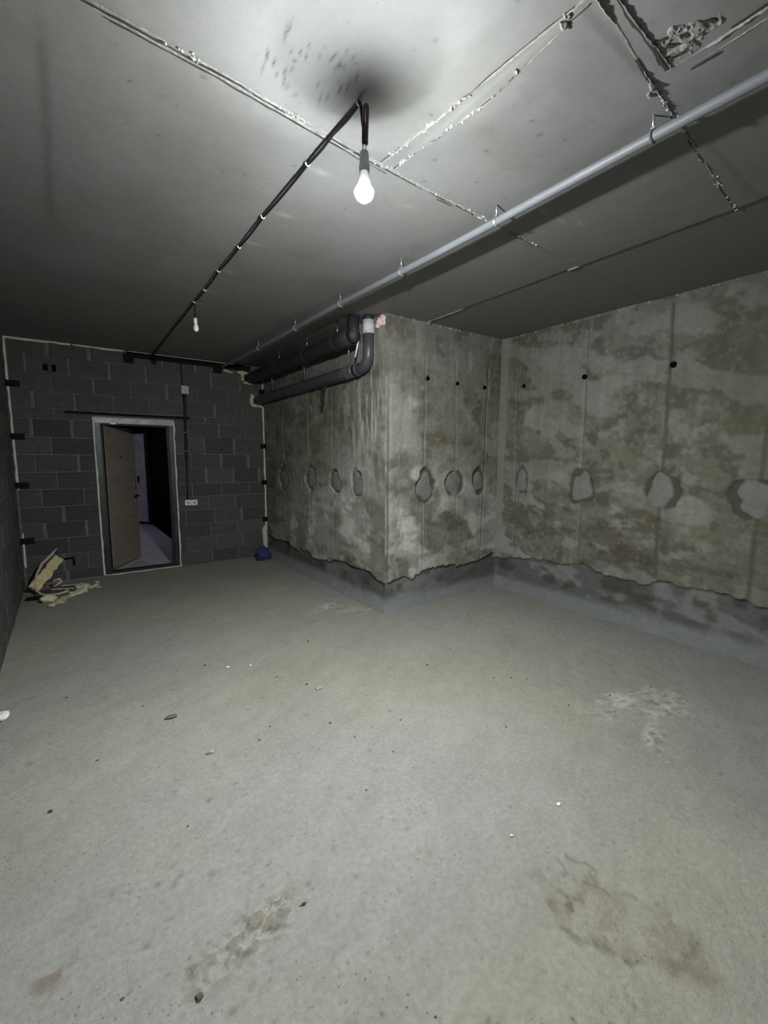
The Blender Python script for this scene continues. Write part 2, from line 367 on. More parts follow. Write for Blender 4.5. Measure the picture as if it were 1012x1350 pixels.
c = np.zeros(X.shape + (3,)) + np.array([0.40, 0.40, 0.40])
low = fbm(X * 1.6, Y * 1.6, 111, 4); c *= (0.86 + 0.28 * low)[..., None]
c = mixc(c, (0.44, 0.45, 0.49), sstep(0.5, 0.72, fbm(X * 1.0 + 5, Y * 1.0, 117, 3)) * 0.6)
c = mixc(c, (0.29, 0.285, 0.26), sstep(0.52, 0.70, fbm(X * 2.2, Y * 2.2, 121, 4)) * 0.35)
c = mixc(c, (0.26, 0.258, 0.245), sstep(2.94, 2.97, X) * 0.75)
c = mixc(c, (0.30, 0.295, 0.28), sstep(2.0, 2.04, X) * 0.6)  # shade band beyond the conduit, painted into the ceiling colour
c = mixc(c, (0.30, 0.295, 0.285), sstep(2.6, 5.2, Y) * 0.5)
c = mixc(c, (0.17, 0.17, 0.165), np.exp(-((X - 0.035) / 0.018) ** 2) * sstep(1.7, 2.0, Y) * sstep(3.6, 2.8, Y) * 0.5)
def smear(px, py, lx, ly, ang, col, k):
    ca, sa = math.cos(ang), math.sin(ang); R = max(lx, ly) * 3
    i0 = np.searchsorted(xs, [px - R, px + R]); j0 = np.searchsorted(ys, [py - R, py + R]); sl = (slice(i0[0], i0[1]), slice(j0[0], j0[1]))
    dx, dy = X[sl] - px, Y[sl] - py; u = (dx * ca + dy * sa) / lx; v = (-dx * sa + dy * ca) / ly
    g = np.exp(-(u * u + v * v)); c[sl] = mixc(c[sl], col, np.clip(g * k, 0, 1))
for i in range(30):   # dark formwork scratches left of the lamp
    smear(rnd.uniform(0.62, 0.92), rnd.uniform(1.36, 1.62), rnd.uniform(0.012, 0.036), 0.0034,  -1.757 + rnd.uniform(-0.12, 0.12), (0.10, 0.10, 0.095), rnd.uniform(0.4, 0.95))
for i in range(120):
    smear(rnd.uniform(0, 2.6), rnd.uniform(0.6, 2.4), rnd.uniform(0.005, 0.012), rnd.uniform(0.004, 0.008), rnd.uniform(0, 3), (0.13, 0.13, 0.125), rnd.uniform(0.25, 0.8))
for (px, py) in ((1.055, 1.97), (1.067, 2.413), (1.03, 2.83), (1.04, 3.34), (1.04, 3.81), (1.06, 4.16), (0.95, 4.5)):
    smear(px, py, 0.05, 0.02, rnd.uniform(-0.3, 0.2), (0.62, 0.62, 0.62), 0.8)
for (px, py, a) in ((2.15, 1.55, 0.1), (2.42, 1.5, 0.15), (2.32, 1.55, 0.1), (1.55, 1.95, -0.3), (1.35, 2.2, -0.2), (2.05, 1.15, 0.3)):
    smear(px, py, 0.04, 0.009, a, (0.6, 0.6, 0.58), 0.6)
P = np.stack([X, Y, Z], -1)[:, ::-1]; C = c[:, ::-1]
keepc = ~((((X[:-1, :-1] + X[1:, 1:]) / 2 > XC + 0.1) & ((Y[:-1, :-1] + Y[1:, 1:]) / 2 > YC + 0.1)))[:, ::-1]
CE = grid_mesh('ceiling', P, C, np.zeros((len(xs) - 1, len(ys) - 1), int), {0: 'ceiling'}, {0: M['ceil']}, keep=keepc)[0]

M['ridge'] = mat('ceiling_ridge', (0.27, 0.27, 0.26), 0.8, nscale=60, nvar=0.35, bump=0.4, bscale=90)
def ridge(pts, width, hgt, seed, gap=0.35, name='formwork_ridge', zz=H):
    """broken concrete fin left along a formwork joint: a ribbon with irregular crest, hanging a few mm below the slab"""
    pts = np.array(pts, float); d = np.r_[0, np.cumsum(np.linalg.norm(np.diff(pts, axis=0), axis=1))]
    n = int(d[-1] / 0.008) + 2; t = np.linspace(0, d[-1], n); px = np.interp(t, d, pts[:, 0]); py = np.interp(t, d, pts[:, 1])
    tx = np.gradient(px); ty = np.gradient(py); L = np.hypot(tx, ty); nx, ny = -ty / L, tx / L
    a = fbm(t * 9, t * 0, seed, 4); e = sstep(gap, gap + 0.18, fbm(t * 4 + 3, t * 0 + 5, seed + 3, 3)); fine = vnoise(t * 70, t * 0, seed + 5)
    hh = hgt * (0.12 + 0.88 * e * (0.35 + 0.65 * fine)); ww = width * (0.45 + 0.9 * a)
    off = (fbm(t * 6, t * 0 + 9, seed + 8, 3) - 0.5) * 0.012
    V = []; F = []
    prof = ((-1, -0.006), (-0.55, 0.35), (-0.1, 1.0), (0.35, 0.75), (1, -0.006))
    for i in range(n):
        for (q, k) in prof:
            z = zz + 0.006 if k < 0 else zz - 0.001 - hh[i] * k * (0.8 + 0.4 * rnd.random())
            V.append((px[i] + nx[i] * (off[i] + q * ww[i] / 2), py[i] + ny[i] * (off[i] + q * ww[i] / 2), z))
    for i in range(n - 1):
        for k in range(4):
            F.append((i * 5 + k, i * 5 + k + 1, i * 5 + k + 6, i * 5 + k + 5))
    return link_mesh(name, V, F, 'ridge', CE)
def crack(pts, width, seed, thr=0.35):
    """open dark joint beside a fin: thin broken dark strip just under the slab"""
    pts = np.array(pts, float); d = np.r_[0, np.cumsum(np.linalg.norm(np.diff(pts, axis=0), axis=1))]
    n = int(d[-1] / 0.012) + 2; t = np.linspace(0, d[-1], n); px = np.interp(t, d, pts[:, 0]); py = np.interp(t, d, pts[:, 1])
    tx = np.gradient(px); ty = np.gradient(py); L = np.hypot(tx, ty); nx, ny = -ty / L, tx / L
    on = fbm(t * 5, t * 0 + 2, seed, 3); ww = width * (0.3 + 1.2 * fbm(t * 20, t * 0, seed + 2, 3)); off = (fbm(t * 12, t * 0 + 4, seed + 4, 3) - 0.5) * 0.012
    V = []; F = []
    for i in range(n):
        z = H - 0.0035 - 0.001 * rnd.random()
        V += [(px[i] + nx[i] * (off[i] - ww[i] / 2), py[i] + ny[i] * (off[i] - ww[i] / 2), z), (px[i] + nx[i] * (off[i] + ww[i] / 2), py[i] + ny[i] * (off[i] + ww[i] / 2), z)]
    for i in range(n - 1):
        if on[i] > thr: F.append((2 * i, 2 * i + 1, 2 * i + 3, 2 * i + 2))
    return link_mesh('joint_crack', V, F, 'crack', CE)
def crumbs(pts, n, seed, r0=0.003, r1=0.007):
    pts = np.array(pts, float); rr_ = random.Random(seed); d = np.r_[0, np.cumsum(np.linalg.norm(np.diff(pts, axis=0), axis=1))]; mb = MB()
    c0 = [rr_.uniform(0, d[-1]) for _ in range(max(2, n // 9))]
    for i in range(n):
        t = min(max(rr_.choice(c0) + rr_.gauss(0, 0.05), 0), d[-1]); r = rr_.uniform(r0, r1)
        mb.blob((np.interp(t, d, pts[:, 0]) + rr_.gauss(0, 0.005), np.interp(t, d, pts[:, 1]) + rr_.gauss(0, 0.005), H - 0.003), (r * 1.3, r, r), seed + i, 1, 0.6, 1.8)
    mb.build('joint_crumbs', 'pale_crumb', CE, kind='stuff')
M['crack'] = mat('dark_joint', (0.045, 0.044, 0.04), 0.95)
M['pale_crumb'] = mat('pale_grout_crumb', (0.46, 0.46, 0.44), 0.85, nscale=60)
A1 = [(-0.30, 1.64), (0.155, 1.663), (0.549, 1.69), (1.15, 1.75), (1.728, 1.776), (2.2, 1.79), (2.45, 1.80)]
ridge(A1[:4], 0.010, 0.006, 201, 0.42); ridge(A1[3:], 0.016, 0.014, 203, 0.22); crack([(x, y + 0.012) for x, y in A1], 0.006, 204, 0.4); crack([(x, y + 0.030) for x, y in A1[:5]], 0.005, 206, 0.45)
ridge([(x, y + 0.026) for x, y in A1[:4]], 0.008, 0.004, 205, 0.5); crumbs(A1[3:], 60, 2001); crumbs(A1[:4], 22, 2002, 0.002, 0.005)
B1 = [(1.29, 0.80), (1.739, 0.84), (2.35, 0.89), (2.95, 0.942)]
ridge(B1, 0.014, 0.012, 211, 0.36); crack([(x + 0.012, y + 0.008) for x, y in B1], 0.008, 212, 0.34); crumbs(B1[1:], 40, 2003)
B2 = [(1.35, 0.765), (1.74, 0.78)]
ridge(B2, 0.010, 0.008, 217, 0.4); crack([(x, y + 0.008) for x, y in B2], 0.008, 218, 0.3)
C1 = [(1.237, 1.74), (1.262, 1.45), (1.28, 1.215), (1.299, 0.83), (1.31, 0.5)]
ridge(C1, 0.009, 0.010, 221, 0.34); crumbs(C1[:3], 34, 2004); crack([(x - 0.008, y) for x, y in C1], 0.004, 222, 0.42)
C2 = [(1.302, 1.74), (1.335, 1.45), (1.354, 1.244), (1.318, 0.829)]
ridge(C2, 0.007, 0.007, 227, 0.45); crack(C2, 0.006, 228, 0.36); crumbs(C2, 26, 2005)
D1 = [(1.75, 0.80), (1.742, 0.538), (1.74, 0.1)]
ridge(D1, 0.012, 0.010, 231, 0.38); crack([(x - 0.012, y) for x, y in D1], 0.009, 232, 0.3); ridge([(1.79, 0.72), (1.785, 0.4), (1.78, 0.1)], 0.008, 0.005, 235, 0.4)
crack([(1.80, 0.74), (1.80, 0.66)], 0.012, 236, 0.0)
ridge([(2.945, 3.39), (2.947, 2.9)], 0.006, 0.003, 241, 0.55); ridge([(2.945, 1.9), (2.948, 1.45)], 0.006, 0.003, 243, 0.45)
def spall(cx0, cy0, sx, sy, amp, seed, n=44):
    u = np.linspace(-1, 1, n); U, V = np.meshgrid(u, u, indexing='ij')
    x = cx0 + U * sx; y = cy0 + V * sy; r = np.sqrt(U * U + V * V) + (fbm(x * 18, y * 18, seed, 3) - 0.5) * 0.9
    mk = 1 - sstep(0.55, 0.9, r); rd = 1 - np.abs(fbm(x * 16 + y * 6, y * 30, seed + 3, 3) - 0.5) * 5.0
    z = H + 0.012 - mk * (0.010 + amp * np.clip(rd, -0.6, 1) * (0.3 + 0.7 * fbm(x * 22, y * 22, seed + 7, 3)))
    fc = (mk[:-1, :-1] + mk[1:, 1:]) > 0.02
    idx = np.arange(n * n).reshape(n, n)
    F = [(int(idx[i, j]), int(idx[i, j + 1]), int(idx[i + 1, j + 1]), int(idx[i + 1, j])) for i in range(n - 1) for j in range(n - 1) if fc[i, j]]
    return link_mesh('spalled_concrete', list(zip(x.ravel(), y.ravel(), z.ravel())), F, 'ridge', CE)
spall(1.665, 0.715, 0.095, 0.085, 0.013, 251, 72); spall(1.67, 0.63, 0.06, 0.035, 0.010, 255, 40)
for sd_, pts in enumerate(([(1.60, 0.77), (1.615, 0.73), (1.63, 0.705)], [(1.63, 0.70), (1.66, 0.70), (1.685, 0.68)], [(1.64, 0.755), (1.66, 0.74), (1.675, 0.71), (1.69, 0.70)], [(1.69, 0.775), (1.705, 0.745), (1.71, 0.72)], [(1.60, 0.765), (1.64, 0.78), (1.70, 0.79)], [(1.64, 0.665), (1.655, 0.64), (1.675, 0.63)])):
    crack(pts, 0.012, 260 + sd_, 0.1)
for i, (x, y, r) in enumerate(((1.765, 0.845, 0.016), (1.32, 0.905, 0.014), (1.335, 1.09, 0.010), (1.30, 0.885, 0.010), (1.80, 0.87, 0.012), (1.228, 1.41, 0.008), (2.96, 3.36, 0.014), (2.35, 0.90, 0.008), (1.40, 1.15, 0.006))):
    MB().blob((x, y, H), (r * 1.5, r * 0.8, r), 300 + i, 2, 0.6, 1.6).build('concrete_lump', 'ridge', CE)

# ------------------------------------------------------------------ cast concrete walls
def ragged(u, seed, f=5.0):
    return (fbm(u * f, u * 0 + 1.3, seed, 5) - 0.5)
def cast_wall(name, kind, us, zs, to_world, flip, band_pts, patches, grooves, holes, seed, cove=True, dark=1.0, streak=None, pale=None, edge=None, corner=None, lowpale=None):
    U, V = np.meshgrid(us, zs, indexing='ij')
    h = 0.015 + (fbm(U * 1.5, V * 1.5, seed, 3) - 0.5) * 0.012 + (fbm(U * 5, V * 9, seed + 2, 4) - 0.5) * 0.006
    c = np.zeros(U.shape + (3,)) + np.array([0.235, 0.226, 0.178])
    # damp, lift and board marks: greyer towards the top, pale horizontal tongues, olive-brown areas
    c = mixc(c, (0.27, 0.268, 0.245), sstep(1.7, 2.7, V) * 0.75)
    if lowpale is not None:
        lp = np.clip(lowpale(U, V), 0, 1) * (0.55 + 0.45 * sstep(0.38, 0.52, fbm(U * 4, V * 6, seed + 7, 5))); c = mixc(c, (0.62, 0.612, 0.565), lp)
    t1 = fbm(U * 1.9 + V * 0.8, V * 4.6 - U * 1.3, seed + 11, 5); f1 = sstep(0.54, 0.60, t1)
    dk = fbm(U * 7, V * 9, seed + 13, 5); c *= (1 - 0.30 * sstep(0.54, 0.64, dk))[..., None]; c = mixc(c, (0.42, 0.415, 0.385), sstep(0.62, 0.70, dk[::-1, ::-1]) * 0.5)
    c = mixc(c, (0.385, 0.385, 0.36), f1 * (0.75 if pale is None else np.clip(pale(U, V), 0, 1)))
    t2 = fbm(U * 2.3, V * 2.8, seed + 19, 5); c = mixc(c, (0.165, 0.152, 0.105), sstep(0.52, 0.66, t2) * 0.75 * (1 - f1 * 0.6))
    t3 = fbm(U * 26, V * 26, seed + 23, 3); c = mixc(c, (0.40, 0.395, 0.36), sstep(0.60, 0.72, t3) * 0.35)
    t4 = fbm(U * 24, V * 0.9, seed + 27, 3); c *= (0.86 + 0.28 * t4)[..., None]
    t5 = fbm(U * 3.2, V * 8, seed + 29, 5); c *= (1 - 0.32 * sstep(0.56, 0.66, t5) * sstep(1.7, 0.5, V))[..., None]
    h += (f1 * 0.003)
    c *= dark
    if streak is not None:
        s = streak(U, V); sn = sstep(0.56, 0.72, fbm(U * 45, V * 4.0, seed + 41, 3)); c = mixc(c, (0.66, 0.66, 0.64), np.clip(s * sn, 0, 1)); h += s * sn * 0.002
    lab_v = np.zeros(U.shape, int)
    for (u0, w0, dep, z0, z1, slope, colr, k) in grooves:
        cu = u0 + slope * (V - 1.4) + (fbm(V * 3, V * 0, seed + int(u0 * 40), 4) - 0.5) * 0.02
        g = np.exp(-((U - cu) / w0) ** 4) * sstep(z0 - 0.02, z0 + 0.02, V) * sstep(z1 + 0.02, z1 - 0.02, V)
        h -= g * dep; c = mixc(c, colr, g * k)
        rim = np.exp(-((U - cu - 1.9 * w0) / (w0 * 0.8)) ** 2) * sstep(z0, z0 + 0.04, V) * sstep(z1, z1 - 0.04, V) * sstep(0.45, 0.6, fbm(U * 30, V * 22, seed + 5, 3))
        c = mixc(c, (0.42, 0.42, 0.40), rim * 0.45); h += rim * 0.004
    if edge is not None: h, c = edge(U, V, h, c)
    if name == 'wall_right': c = mixc(c, (0.17, 0.165, 0.12), sstep(1.5, 0.8, U) * 0.5)  # olive near end, darkened in the colour to follow the light falloff
    names = {0: name}; L = 1
    # chipped-out sockets, later filled with grey mortar
    for (pu, pz, ru, rz, iu, iz, sd) in patches:
        tp = 1 - 0.40 * np.clip((V - pz) / rz, 0, 1.2) ** 2 - 0.22 * np.clip((pz - V) / rz, 0, 1.2) ** 2
        R1 = np.sqrt(((U - pu) / (ru * tp)) ** 2 + ((V - pz) / rz) ** 2); th = np.arctan2((V - pz) / rz, (U - pu) / ru)
        wob = 0.5 * (vnoise((np.cos(th) + 2) * 1.6, (np.sin(th) + 2) * 1.6, sd) - 0.5) + 0.30 * (fbm(U * 20, V * 20, sd + 1, 3) - 0.5)
        mk = sstep(1.0, 0.93, R1 + wob); h = h * (1 - mk) + mk * (-0.012 + (fbm(U * 14, V * 14, sd + 4, 3) - 0.5) * 0.012)
        c = mixc(c, (0.115, 0.11, 0.088), mk * 0.92)
        wob2 = 0.6 * (vnoise((np.cos(th) + 2) * 1.3, (np.sin(th) + 2) * 1.3, sd + 2) - 0.5)
        R2 = np.sqrt(((U - pu - iu * ru) / (ru * 0.80 * tp)) ** 2 + ((V - pz - iz * rz) / (rz * 0.86)) ** 2) + wob * 0.4 + wob2
        m2 = sstep(1.0, 0.90, R2) * mk; h += m2 * (0.016 + 0.008 * np.clip(1 - R2, 0, 1)) + m2 * (fbm(U * 10, V * 10, sd + 6, 3) - 0.5) * 0.008
        c = mixc(c, (0.29, 0.29, 0.272), m2)
        c *= (1 + m2 * 0.22 * (fbm(U * 12, V * 12, sd + 8, 3) - 0.5))[..., None]
        lab_v[(m2 > 0.5)] = L; names[L] = 'mortar_patch'; L += 1
    for (hu, hz, hr) in holes:
        r = np.hypot(U - hu, V - hz); k = sstep(hr * 1.25, hr * 0.85, r); h -= k * 0.05; c = mixc(c, (0.03, 0.03, 0.028), k)
    # base coat: the upper skin breaks off raggedly and grey mortar covers the foot of the wall
    zl = np.interp(U, [q[0] for q in band_pts], [q[1] for q in band_pts]) + ragged(U, seed + 61, 3.5) * 0.16 + ragged(U, seed + 63, 22) * 0.05 + (vnoise(np.floor(U * 9) * 0.73, U * 0, seed + 64) - 0.5) * 0.03
    bm_ = sstep(0.008, -0.008, V - zl)
    lower = -0.008 + (fbm(U * 6, V * 8, seed + 65, 4) - 0.5) * 0.022
    cb = np.zeros(U.shape + (3,)) + np.array([0.165, 0.17, 0.168])
    cb = mixc(cb, (0.30, 0.305, 0.30), sstep(0.54, 0.68, fbm(U * 3.2, V * 6, seed + 67, 4)) * 0.85)
    cb = mixc(cb, (0.075, 0.073, 0.062), sstep(0.53, 0.66, fbm(U * 4, V * 6, seed + 69, 4)) * 0.7 * sstep(0.10, 0.22, V))
    cb = mixc(cb, (0.30, 0.315, 0.325), sstep(0.17, 0.07, V) * 0.8)
    if cove: lower = lower + 0.085 * np.clip(1 - V / 0.13, 0, 1) ** 2
    h = h * (1 - bm_) + lower * bm_; c = c * (1 - bm_[..., None]) + cb * bm_[..., None]
    if corner is not None:
        kc = np.exp(-((U - corner) / 0.03) ** 2)
        zc = 0.27; hc = np.where(V > zc, 0.015, -0.004 + 0.085 * np.clip(1 - V / 0.13, 0, 1) ** 2) + (fbm(V * 9, V * 0, 999, 4) - 0.5) * 0.008
        h = h * (1 - kc) + hc * kc
    lab_v[(bm_ > 0.5)] = L; names[L] = 'base_coat'
    P = to_world(U, V, h)
    lab = lab_v[:-1, :-1]
    if flip: P = P[::-1]; c = c[::-1]; lab = lab_v[::-1][:-1, :-1]
    return grid_mesh(name, P, c, lab, names, {0: M['wall']})

ZS = np.concatenate([np.arange(-0.02, 0.62, 0.0115), np.arange(0.62, 1.5, 0.0125), np.arange(1.5, H + 0.01, 0.016), [H + 0.02]])
GD = (0.13, 0.125, 0.10); GP = (0.37, 0.37, 0.35)
# right wall
us = np.concatenate([seg(YR, 0.5, 26), np.arange(0.5, YC + 0.02, 0.0125)])
def edge_r(U, V, h, c):   # pale plaster fillet in the inside corner
    k = sstep(YC - 0.125, YC - 0.095, U + (fbm(V * 4, V * 0, 77, 3) - 0.5) * 0.02); c = mixc(c, (0.36, 0.355, 0.32), k * 0.75); h = h + k * 0.004
    return h, c
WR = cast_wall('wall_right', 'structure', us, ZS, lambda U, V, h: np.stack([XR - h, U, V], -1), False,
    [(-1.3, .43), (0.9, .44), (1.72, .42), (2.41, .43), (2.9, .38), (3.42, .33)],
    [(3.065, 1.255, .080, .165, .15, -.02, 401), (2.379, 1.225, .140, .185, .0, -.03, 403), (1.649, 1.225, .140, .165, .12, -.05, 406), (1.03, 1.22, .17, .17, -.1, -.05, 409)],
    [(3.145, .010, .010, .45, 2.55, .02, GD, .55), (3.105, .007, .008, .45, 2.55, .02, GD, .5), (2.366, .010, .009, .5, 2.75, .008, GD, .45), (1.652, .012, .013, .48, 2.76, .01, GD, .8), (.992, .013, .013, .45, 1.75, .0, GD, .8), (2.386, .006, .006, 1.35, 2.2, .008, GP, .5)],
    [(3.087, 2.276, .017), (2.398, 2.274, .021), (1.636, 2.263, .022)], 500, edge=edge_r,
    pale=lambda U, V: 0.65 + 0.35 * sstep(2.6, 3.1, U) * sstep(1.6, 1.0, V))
# pier, face towards the camera
us = np.arange(XC, XR + 0.02, 0.0115)
def edge_f(U, V, h, c):   # chipped arris: narrow recessed strip and a crumbling pale edge beside it
    wv = (fbm(V * 7, V * 0, 91, 4) - 0.5) * 0.02
    k = np.exp(-((U - XC - 0.032 - wv * 0.3) / 0.014) ** 4) * sstep(2.5, 1.7, V); h = h - k * 0.012; c = mixc(c, (0.20, 0.20, 0.165), k * 0.7)
    q = sstep(0.085, 0.065, np.abs(U - XC - 0.10 - wv * 2) * 1.2) * sstep(0.48, 0.58, fbm(U * 20, V * 14, 97, 4)) * sstep(2.3, 1.6, V)
    h = h + q * 0.006; c = mixc(c, (0.42, 0.41, 0.37), q * 0.6)
    k2 = sstep(2.28, 2.30, V) * 0
    return h, c
WF = cast_wall('wall_pier_front', 'structure', us, ZS, lambda U, V, h: np.stack([U - h * np.clip(1 - (U - XC) / 0.09, 0, 1), YC - h, V], -1), False,
    [(2.48, .27), (2.7, .32), (2.82, .25), (3.0, .31), (3.4, .34), (3.7, .36), (3.95, .35), (4.1, .34)],
    [(2.968, 1.215, .135, .185, .05, -.02, 421), (3.392, 1.235, .130, .16, -.1, -.05, 424), (3.765, 1.245, .115, .155, .1, .0, 427)],
    [(2.952, .009, .008, .40, 2.55, .004, GP, .55), (2.975, .006, .007, .40, 1.1, .004, GD, .6), (3.40, .009, .008, .85, 2.5, -.03, GP, .5), (3.425, .006, .006, 1.3, 2.2, -.03, GD, .4), (3.845, .010, .010, .36, 2.5, .02, GD, .6), (3.80, .006, .006, .36, 2.0, .02, GD, .45)],
    [(2.988, 2.284, .018), (3.40, 2.273, .018), (3.821, 2.274, .018)], 520, dark=1.18, lowpale=lambda U, V: sstep(1.95, 1.15, V + 0.25 * (U - 2.5)) * 0.8 + sstep(2.95, 2.85, U) * sstep(2.35, 2.2, V) * 0.7, edge=edge_f, corner=XC, pale=lambda U, V: 0.35 + 0.6 * sstep(1.9, 1.1, V) + 0.5 * sstep(2.95, 2.7, U) * sstep(2.4, 1.9, V))
# pier, side face
us = np.concatenate([np.arange(YC, 5.2, 0.0125), np.arange(5.2, YB + 0.02, 0.025)])
def streak(U, V):
    return sstep(3.95, 3.75, U) * sstep(3.45, 3.52, U) * sstep(1.55, 1.9, V) * 0.9 + sstep(4.4, 4.0, U) * sstep(1.3, 1.6, V) * sstep(2.3, 2.0, V) * 0.4 + sstep(0.9, 1.2, V) * 0.12 + (sstep(5.5, 5.2, U) * sstep(4.9, 5.2, U) * sstep(.5, .8, V) * sstep(1.5, 1.2, V)) * .4
WL = cast_wall('wall_pier_side', 'structure', us, ZS, lambda U, V, h: np.stack([XC - h, U - h * np.clip(1 - (U - YC) / 0.09, 0, 1), V], -1), False,
    [(3.38, .255), (3.6, .30), (3.93, .315), (4.43, .30), (5.47, .285), (6.49, .33)],
    [(3.905, 1.235, .120, .175, .08, -.05, 441), (4.36, 1.231, .125, .165, .0, -.05, 443), (4.983, 1.245, .13, .16, .0, 0.05, 446), (5.80, 1.22, .16, .165, -.1, -.05, 449)],
    [(3.925, .008, .006, .4, 2.3, .01, GP, .5), (4.40, .008, .006, .4, 2.3, .01, GP, .45), (5.0, .010, .007, .4, 2.4, .02, GP, .45), (5.75, .012, .006, .4, 2.2, .03, GP, .35)],
    [], 540, dark=1.2, lowpale=lambda U, V: sstep(2.0, 1.2, V + 0.5 * (U - 3.6)) * 0.85 + sstep(1.25, 0.7, V) * sstep(5.9, 5.5, U) * 0.55, streak=streak, corner=YC, pale=lambda U, V: 0.25 + 0.75 * sstep(2.0, 1.1, V + 0.35 * (U - 3.4)))
# sleeves of the formwork tie holes
for wall, ax, pts in ((WR[0], 'x', ((3.087, 2.276, .017), (2.398, 2.274, .021), (1.636, 2.263, .022))), (WF[0], 'y', ((2.988, 2.284, .018), (3.40, 2.273, .018), (3.821, 2.274, .018)))):
    for (u, z, r) in pts:
        mb = MB()
        prof = [(r * 1.05, -0.019), (r * 1.05, -0.004), (r * 0.8, -0.004), (r * 0.75, 0.035), (0.002, 0.036)]
        mb.lathe((XR, u, z) if ax == 'x' else (u, YC, z), prof, 18, ax)
        mb.build('tie_hole_sleeve', 'dark_hole', wall, True)
# crumbs of grout along the wall and ceiling joint
for i in range(70):
    w_ = rnd.random()
    if w_ < 0.6: p = (XR - 0.012, rnd.uniform(0.5, 3.4), H); par = WR[0]
    elif w_ < 0.85: p = (rnd.uniform(2.55, 4.05), YC - 0.012, H); par = WF[0]
    else: p = (XR - 0.02, YC - 0.03 - rnd.random() * 0.1, H); par = WR[0]
    r = rnd.uniform(0.006, 0.016)
    MB().blob(p, (r, r, r), i, 1, 0.5).build('grout_crumb', 'ridge', par)

# walls behind the camera (never in view, close the room)
MB().box((XL - 0.2, YR - 0.2, 0), (XR + 0.2, YR, H)).solo('wall_rear', 'block_b', (1.8, YR, 0), kind='structure')

# ------------------------------------------------------------------ block walls
OPEN = [(0.385, 0.045, 1.170, 1.925), (-0.118, 2.472, -0.070, 2.545), (-0.035, 2.468, 0.005, 2.548), (-0.10, 0.258, 0.012, 0.285), (0.010, 0.178, 0.034, 0.285)]
def rect_minus(r, holes):
    out = [r]
    for (a0, b0, a1, b1) in holes:
        nx = []
        for (x0, z0, x1, z1) in out:
            if a1 <= x0 or a0 >= x1 or b1 <= z0 or b0 >= z1: nx.append((x0, z0, x1, z1)); continue
            if a0 > x0: nx.append((x0, z0, a0, z1))
            if a1 < x1: nx.append((a1, z0, x1, z1))
            l, rr_ = max(a0, x0), min(a1, x1)
            if b0 > z0: nx.append((l, z0, rr_, b0))
            if b1 < z1: nx.append((l, b1, rr_, z1))
        out = nx
    return [q for q in out if q[2] - q[0] > 0.004 and q[3] - q[1] > 0.004]
DOOR_HOLE = (0.335, 0.0, 1.215, 1.965)
mb = MB()
for (x0, z0, x1, z1) in rect_minus((XL - 0.2, 0.0, XC + 0.02, H + 0.02), [DOOR_HOLE] + OPEN[1:]):
    mb.box((x0, YB + 0.004, z0), (x1, YB + 0.20, z1))
mb.box((-0.15, YB + 0.2, 2.4), (0.1, YB + 0.21, 2.6)); mb.box((-0.15, YB + 0.2, 0.15), (0.1, YB + 0.21, 0.32))
WB = mb.solo('wall_back', 'mortar', (0, YB, 0), kind='structure')
WLF = MB().box((XL - 0.2, YR, 0), (XL - 0.004, YB + 0.2, H + 0.02)).solo('wall_left', 'mortar', (XL, 3, 0), kind='structure')
_bcache = {}
def block_mesh(w_, h_, var, matl):
    key = (round(w_, 3), round(h_, 3), var, matl)
    if key in _bcache: return _bcache[key]
    rb = random.Random(len(_bcache)); d = 0.009; e = 0.007; j = lambda k=0.002: rb.uniform(-k, k)
    v = [(0, 0, 0), (w_, 0, 0), (w_, 0, h_), (0, 0, h_)]
    v += [(e + j(), -d + j(), e + j()), (w_ - e + j(), -d + j(), e + j()), (w_ - e + j(), -d + j(), h_ - e + j()), (e + j(), -d + j(), h_ - e + j())]
    # break two edges
    v += [(w_ * 0.5, -d + j(), e + j(0.003)), (w_ * 0.5, -d + j(), h_ - e + j(0.003))]
    f = [(4, 8, 9, 7), (8, 5, 6, 9), (0, 1, 5, 8, 4), (1, 2, 6, 5), (2, 3, 7, 9, 6), (3, 0, 4, 7)]
    me = bpy.data.meshes.new('block'); me.from_pydata(v, [], f); me.update(); me.materials.append(M[matl]); _bcache[key] = me
    return me
def add_block(par, rect, holes, rotz, matl):
    """rect in wall coordinates; wall_back u=x, wall_left u=y measured from the back corner"""
    x0, z0, x1, z1 = rect; parts = rect_minus(rect, holes)
    if not parts: return
    if len(parts) == 1 and parts[0] == rect:
        me = block_mesh(x1 - x0, z1 - z0, rnd.randrange(3), matl); loc = (x0, z0)
    elif len(parts) == 1:
        q = parts[0]; me = block_mesh(q[2] - q[0], q[3] - q[1], 0, matl); loc = (q[0], q[1])
    else:
        V = []; F = []
        for q in parts:
            n = len(V); V += [(x, y, z) for y in (0.0, -0.009) for (x, z) in ((q[0], q[1]), (q[2], q[1]), (q[2], q[3]), (q[0], q[3]))]
            F += [(n + 4, n + 5, n + 6, n + 7)] + [(n + k, n + (k + 1) % 4, n + 4 + (k + 1) % 4, n + 4 + k) for k in range(4)]
        me = bpy.data.meshes.new('block'); me.from_pydata(V, [], F); me.update(); me.materials.append(M[matl]); loc = (0, 0)
    o = bpy.data.objects.new('block', me); COL.objects.link(o); o.parent = par
    if rotz == 0: o.location = (loc[0], 0.004 + 0.001 * rnd.random(), loc[1])
    else:
        o.rotation_euler = (0, 0, PI / 2); o.location = (-0.004 - 0.001 * rnd.random(), loc[0] - 3, loc[1])
HB = [(0.325, -0.01, 1.225, 1.972)] + OPEN[1:]
ZL = [0, .131, .331, .530, .723, .911, 1.119, 1.317, 1.52, 1.72, 1.93, 2.05]
ZR = [0, .185, .387, .571, .770, .956, 1.138, 1.345, 1.54, 1.766, 1.96, 2.05]
ZT = [2.05, 2.24, 2.44, 2.64, 2.80]
